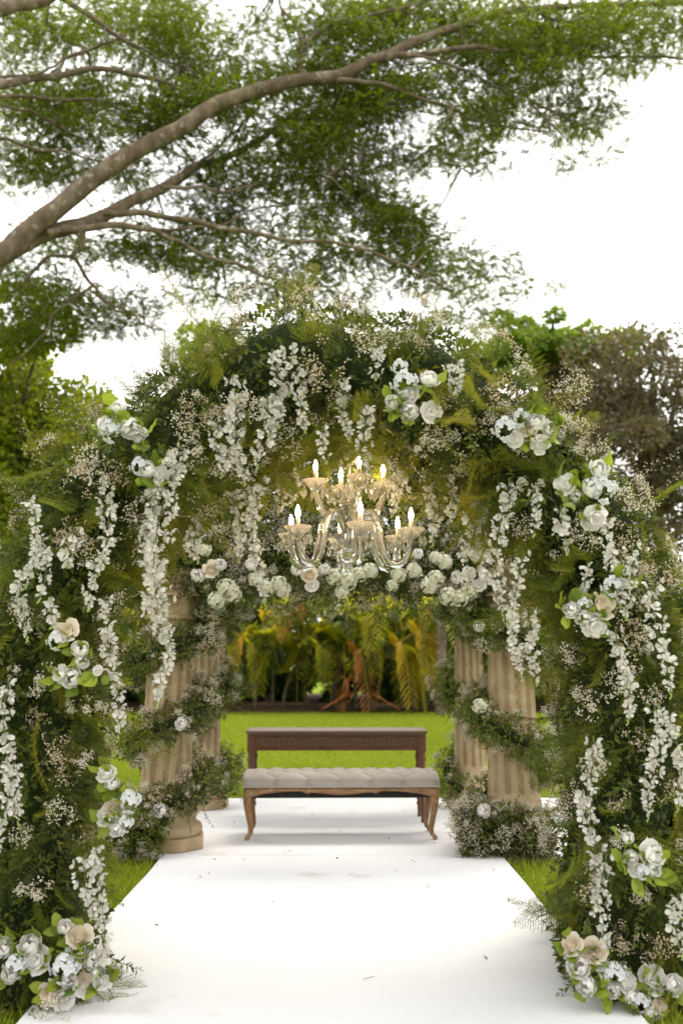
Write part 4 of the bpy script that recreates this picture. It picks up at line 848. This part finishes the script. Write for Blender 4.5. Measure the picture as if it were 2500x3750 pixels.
for c in centers:
    d2 = ((allb-c)**2).sum(1); q = allb[np.argsort(d2)[rng.integers(0, 22)]]; dist = math.sqrt(((q-c)**2).sum())
    if .15 < dist < 1.15:
        mid = (q+c)/2+rng.normal(0, .06, 3)-[0, 0, .06*dist]; tube(twigs, spline([q, mid, c], 7)-TB, np.linspace(.010+.006*dist, .004, 7), 4, 0, False)
tw = link('twigs', twigs.mesh('twigs', M_['bark']), tree); tw['kind'] = 'stuff'

# ------------------------------------------------------------------ other trees
def bushy(name, label, c, rad, n, mat, leaf=(.16, .09), trunk=True, clumps=26, group=None, seed=0, cf=1.0):
    g = np.random.default_rng(seed); c = np.asarray(c, float); rad = np.asarray(rad, float); base = np.array([c[0], c[1], 0.05])
    r = thing(name, label, 'tree', base, group); b = MB(); tube(b, spline([(0, 0, -.1), (.08, .05, c[2]*.4), (-.05, 0, c[2]), (0, 0, c[2]+rad[2]*.6)], 12), np.linspace(.06+.05*rad[0], .04, 12), 8); link('trunk', b.mesh('trunk', M_['bark']), r)
    D = nrm(g.normal(size=(clumps, 3))); cc = D*g.uniform(.25, 1.12, (clumps, 1))*rad; cr_ = g.uniform(.16, .34, clumps)*rad.mean()*cf
    for k in range(0, clumps, 2):
        b = MB(); tube(b, spline([(0, 0, c[2]-rad[2]*.5-base[2]), cc[k]*.5+c-base+[0, 0, -.1], cc[k]+c-base], 8), np.linspace(.035*rad[0], .012, 8), 6, 0, False); link('branch', b.mesh('branch', M_['bark']), r)
    i = g.integers(0, clumps, n); d = nrm(g.normal(size=(n, 3))); T = cc[i]+d*(cr_[i]*g.uniform(.55, 1.05, n))[:, None]*[1.15, 1.15, .75]
    m = MB(); m.scatter(leaf4(leaf[0], leaf[1], .2, .25), frames(nrm(d+g.normal(0, .6, (n, 3))-[0, 0, .3]), g.uniform(0, 6, n)), T+c-base, g.uniform(.6, 1.3, n)); o = link('crown', m.mesh('crown', mat), r); o['kind'] = 'stuff'; return r
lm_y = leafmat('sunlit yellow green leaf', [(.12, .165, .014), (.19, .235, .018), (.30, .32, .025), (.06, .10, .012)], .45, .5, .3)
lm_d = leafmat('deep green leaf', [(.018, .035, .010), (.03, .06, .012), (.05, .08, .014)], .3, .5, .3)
lm_b = leafmat('bronze brown leaf', [(.07, .075, .045), (.12, .105, .07), (.19, .14, .09), (.09, .11, .05), (.24, .16, .10), (.07, .095, .04)], .3, .5, .3)
lm_l = leafmat('fresh light green leaf', [(.12, .20, .02), (.18, .27, .03), (.26, .34, .05)], .4, .5, .3)
bushy('leafy_tree', 'sunlit yellow green tree rising beside arch shoulder', P(20, 965, 15), (1.45, 1.5, 1.75), 24000, lm_y, (.11, .065), seed=1, clumps=50)
bushy('leafy_tree', 'lower yellow green bush tree tucked behind arch pillar', P(140, 1130, 16), (1.7, 1.5, 1.5), 12000, lm_y, (.15, .09), seed=2)
bushy('bronze_tree', 'bronze brown leaved tree behind the arch shoulder', P(1505, 1040, 17), (1.95, 1.8, 2.15), 24000, lm_b, (.10, .06), seed=3, clumps=60)
bushy('bronze_tree', 'smaller dark bronze tree between light green crown and arch', P(1310, 925, 19), (1.2, 1.2, .9), 9000, lm_b, (.14, .08), seed=4)
bushy('light_green_tree', 'fresh light green tree with flat spreading crown above bronze tree', P(1255, 800, 19), (2.2, 1.2, .50), 12000, lm_l, (.11, .065), seed=5, clumps=60, cf=.62)
bushy('light_green_tree', 'small pale green tree peeping over the arch crown', P(515, 825, 24), (1.1, 1.0, .65), 4500, lm_l, (.17, .10), seed=6)
bushy('light_green_tree', 'pale tree top showing behind airy twigs of arch crown', P(1000, 860, 24), (1.3, 1.2, .7), 5000, lm_l, (.17, .10), seed=7)
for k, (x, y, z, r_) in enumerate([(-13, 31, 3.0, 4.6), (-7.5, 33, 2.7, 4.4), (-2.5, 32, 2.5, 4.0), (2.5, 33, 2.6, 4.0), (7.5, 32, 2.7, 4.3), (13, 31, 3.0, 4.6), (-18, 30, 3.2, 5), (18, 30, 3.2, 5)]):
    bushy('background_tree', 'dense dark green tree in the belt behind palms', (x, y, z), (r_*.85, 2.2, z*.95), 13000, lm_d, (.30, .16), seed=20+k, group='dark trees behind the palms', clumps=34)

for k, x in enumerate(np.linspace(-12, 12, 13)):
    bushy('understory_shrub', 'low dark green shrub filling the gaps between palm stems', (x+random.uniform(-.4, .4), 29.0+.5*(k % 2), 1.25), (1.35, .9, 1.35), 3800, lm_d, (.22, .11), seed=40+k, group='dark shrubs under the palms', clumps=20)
# ------------------------------------------------------------------ palms behind the lawn
def frond_mesh(name, L, tip, mat, seed, npairs=27, ll=.58):
    g = np.random.default_rng(seed); b = MB(); p = spline([(0, 0, 0), (tip[0]*.22, 0, tip[2]*.0+L*.30*tip[1]), (tip[0]*.62, 0, L*.30*tip[1]+tip[2]*.22), (tip[0], 0, tip[2])], 24); tube(b, p, np.linspace(.016, .004, 24), 5, 1, False)
    T_ = nrm(np.gradient(p, axis=0)); lf_ = MB(); lf_.add([(-.006, 0, 0), (.006, 0, 0), (.027, 0, .4), (-.027, 0, .4), (.020, -.03, .8), (-.020, -.03, .8), (0, -.07, 1.0)], [(0, 1, 2, 3), (3, 2, 4, 5)])
    lf_.F[3].append(np.array([(5, 4, 6)])); lf_.M[3].append(np.zeros(1, int))
    for i in range(npairs):
        s = .14+.86*i/npairs; q = np.array([np.interp(s*23, np.arange(24), p[:, k]) for k in range(3)]); t = T_[int(s*23)]
        for sd_ in (-1, 1):
            l = ll*(math.sin(PI*(.12+.80*s))**.6)*g.uniform(.85, 1.1); d = nrm(np.array([0, sd_*1.0, 0])+t*.85+np.array([0, 0, (-.05 if tip[2] < -1 else .32)+g.normal()*.08])); M = np.eye(4); M[:3, :3] = frames(d[None], None, hint=np.array([0, 0, 1.0]))[0]@np.diag([1, 1, l]); M[:3, :3][:, 1] *= l; M[:3, 3] = q; b.merge(lf_, M)
    return b.mesh(name, mat)
pm = {'g': leafmat('green palm leaflet', [(.055, .09, .012), (.11, .155, .018), (.20, .25, .028)], .5, .4, .35), 'y': leafmat('yellowing palm leaflet', [(.22, .26, .025), (.36, .36, .03), (.48, .42, .04)], .55, .45, .3), 'o': leafmat('golden yellow palm leaflet', [(.42, .32, .035), (.50, .36, .035), (.46, .24, .03)], .35, .5, .25), 'b': leafmat('dead orange brown palm leaflet', [(.30, .12, .035), (.38, .16, .05), (.24, .09, .03)], .25, .7, .1)}
rachis = surf('yellow palm rib', [(.3, (.28, .24, .04)), (.7, (.42, .34, .06))], 10, 3, .5)
ptr = surf('ringed palm stem', [(.3, (.05, .045, .03)), (.6, (.12, .10, .06)), (.8, (.17, .15, .10))], 4, 6, .8, .4, 20, .1, (1, 1, 9))
FR = {}
for c_ in 'gyob':
    FR[c_] = [frond_mesh('frond', 1.9, (1.5, 1.0, .35), [pm[c_], rachis], 1), frond_mesh('frond', 1.7, (1.25, .9, -.45), [pm[c_], rachis], 2), frond_mesh('frond', 1.5, (.55, .55, -1.15), [pm[c_], rachis], 3)]
def palm(label, x, y, stems, n, mix, seed):
    g = np.random.default_rng(seed); r = thing('areca_palm', label, 'palm', (x, y, .02)); 
    for s in range(stems):
        a = g.uniform(0, 2*PI); h = g.uniform(.5, 2.4); ox, oy = .35*math.cos(a), .3*math.sin(a); top = np.array([ox*2.0+g.normal()*.2, oy*2, h]); b = MB()
        pp_ = spline([(ox, oy, -.05), (ox*1.3, oy*1.2, h*.5), top], 22); tube(b, pp_, .042*(1+.14*(np.arange(22) % 3 == 0)), 7); link('palm_stem', b.mesh('palm_stem', ptr), r)
        for k in range(n):
            az = g.uniform(0, 2*PI); c_ = mix[g.integers(len(mix))]; kd = g.integers(2) if g.random() < .85 else 2
            link('frond', FR[c_][kd], r, mat4(rotz(az)[:3, :3], top+[0, 0, -.05], g.uniform(.75, 1.2)))
    return r
PL = [(-6.2, 27, 4, 6, 'gggy', 'green palm clump farthest behind the slender far column'), (-4.3, 26.4, 4, 6, 'gggyy', 'bushy green palm clump behind the slender column'), (-2.9, 27.2, 5, 6, 'ggggy', 'dark green palm clump next to the orange fronds'), (-1.6, 26.3, 4, 6, 'gggyy', 'palm clump with one orange arching frond'), (-.3, 27, 4, 6, 'gggyy', 'tall green palm clump behind the table centre'), (.8, 26.2, 4, 6, 'gggyy', 'palm clump with dead brown frond hanging to the ground'), (2.1, 26.4, 4, 6, 'ggyyy', 'palm clump with golden drooping fronds'), (3.4, 27, 4, 6, 'gggyy', 'yellow green palm clump beside far column foot'), (4.8, 26.5, 4, 6, 'gggy', 'green palm clump glimpsed past scrolled capital column'), (6.6, 27, 4, 6, 'gggyo', 'palm clump glimpsed beyond the arch pillar')]
palms = [palm(l, x, y, s, n, m_, 60+i) for i, (x, y, s, n, m_, l) in enumerate(PL)]
def hang(pi, da, db, Y, c_, kd, sc):
    """an extra frond growing at da with its tip towards db"""
    a = P(*da, Y); b_ = P(*db, Y); az = -PI/2+(.7 if b_[0] > a[0] else -.7); o = palms[pi]; link('frond', FR[c_][kd], o, mat4(rotz(az)[:3, :3], a-np.array(o.location), sc))
for args in [(3, (600, 1445), (690, 1490), 25.6, 'o', 1, .8), (3, (700, 1440), (640, 1465), 25.6, 'b', 1, .8), (5, (795, 1425), (840, 1500), 25.3, 'y', 1, 1.1), (5, (830, 1445), (862, 1535), 25.2, 'y', 2, 1.0), (5, (812, 1520), (824, 1630), 25.0, 'b', 2, 1.05), (5, (800, 1575), (775, 1640), 25.0, 'b', 2, .6), (6, (925, 1450), (885, 1560), 25.2, 'y', 1, 1.15), (6, (905, 1500), (935, 1590), 25.0, 'o', 2, 1.1), (6, (950, 1470), (985, 1560), 25.0, 'o', 2, 1.0), (6, (960, 1440), (1000, 1540), 25.3, 'y', 1, 1.1), (4, (725, 1500), (760, 1560), 25.4, 'y', 2, .8), (4, (700, 1400), (650, 1480), 25.6, 'y', 1, .9), (2, (560, 1480), (520, 1540), 25.4, 'o', 2, .7), (2, (570, 1500), (600, 1600), 25.5, 'y', 2, .9), (7, (985, 1400), (960, 1440), 25.2, 'o', 2, .6)]: hang(*args)
for x0, y0, x1, lab in [(855, 1630, 905, 'dead orange palm frond lying on litter below palms'), (800, 1634, 760, 'curled brown palm frond fallen at the lawn edge')]:
    p = P(x0, y0, 24.6); p[2] = .28; o = link('fallen_frond', FR['b'][2], None, mat4(rotz(0 if x1 > x0 else PI)[:3, :3]@np.array(Matrix.Rotation(-.9, 3, 'Y')), p, .5)); tag(o, lab, 'frond')
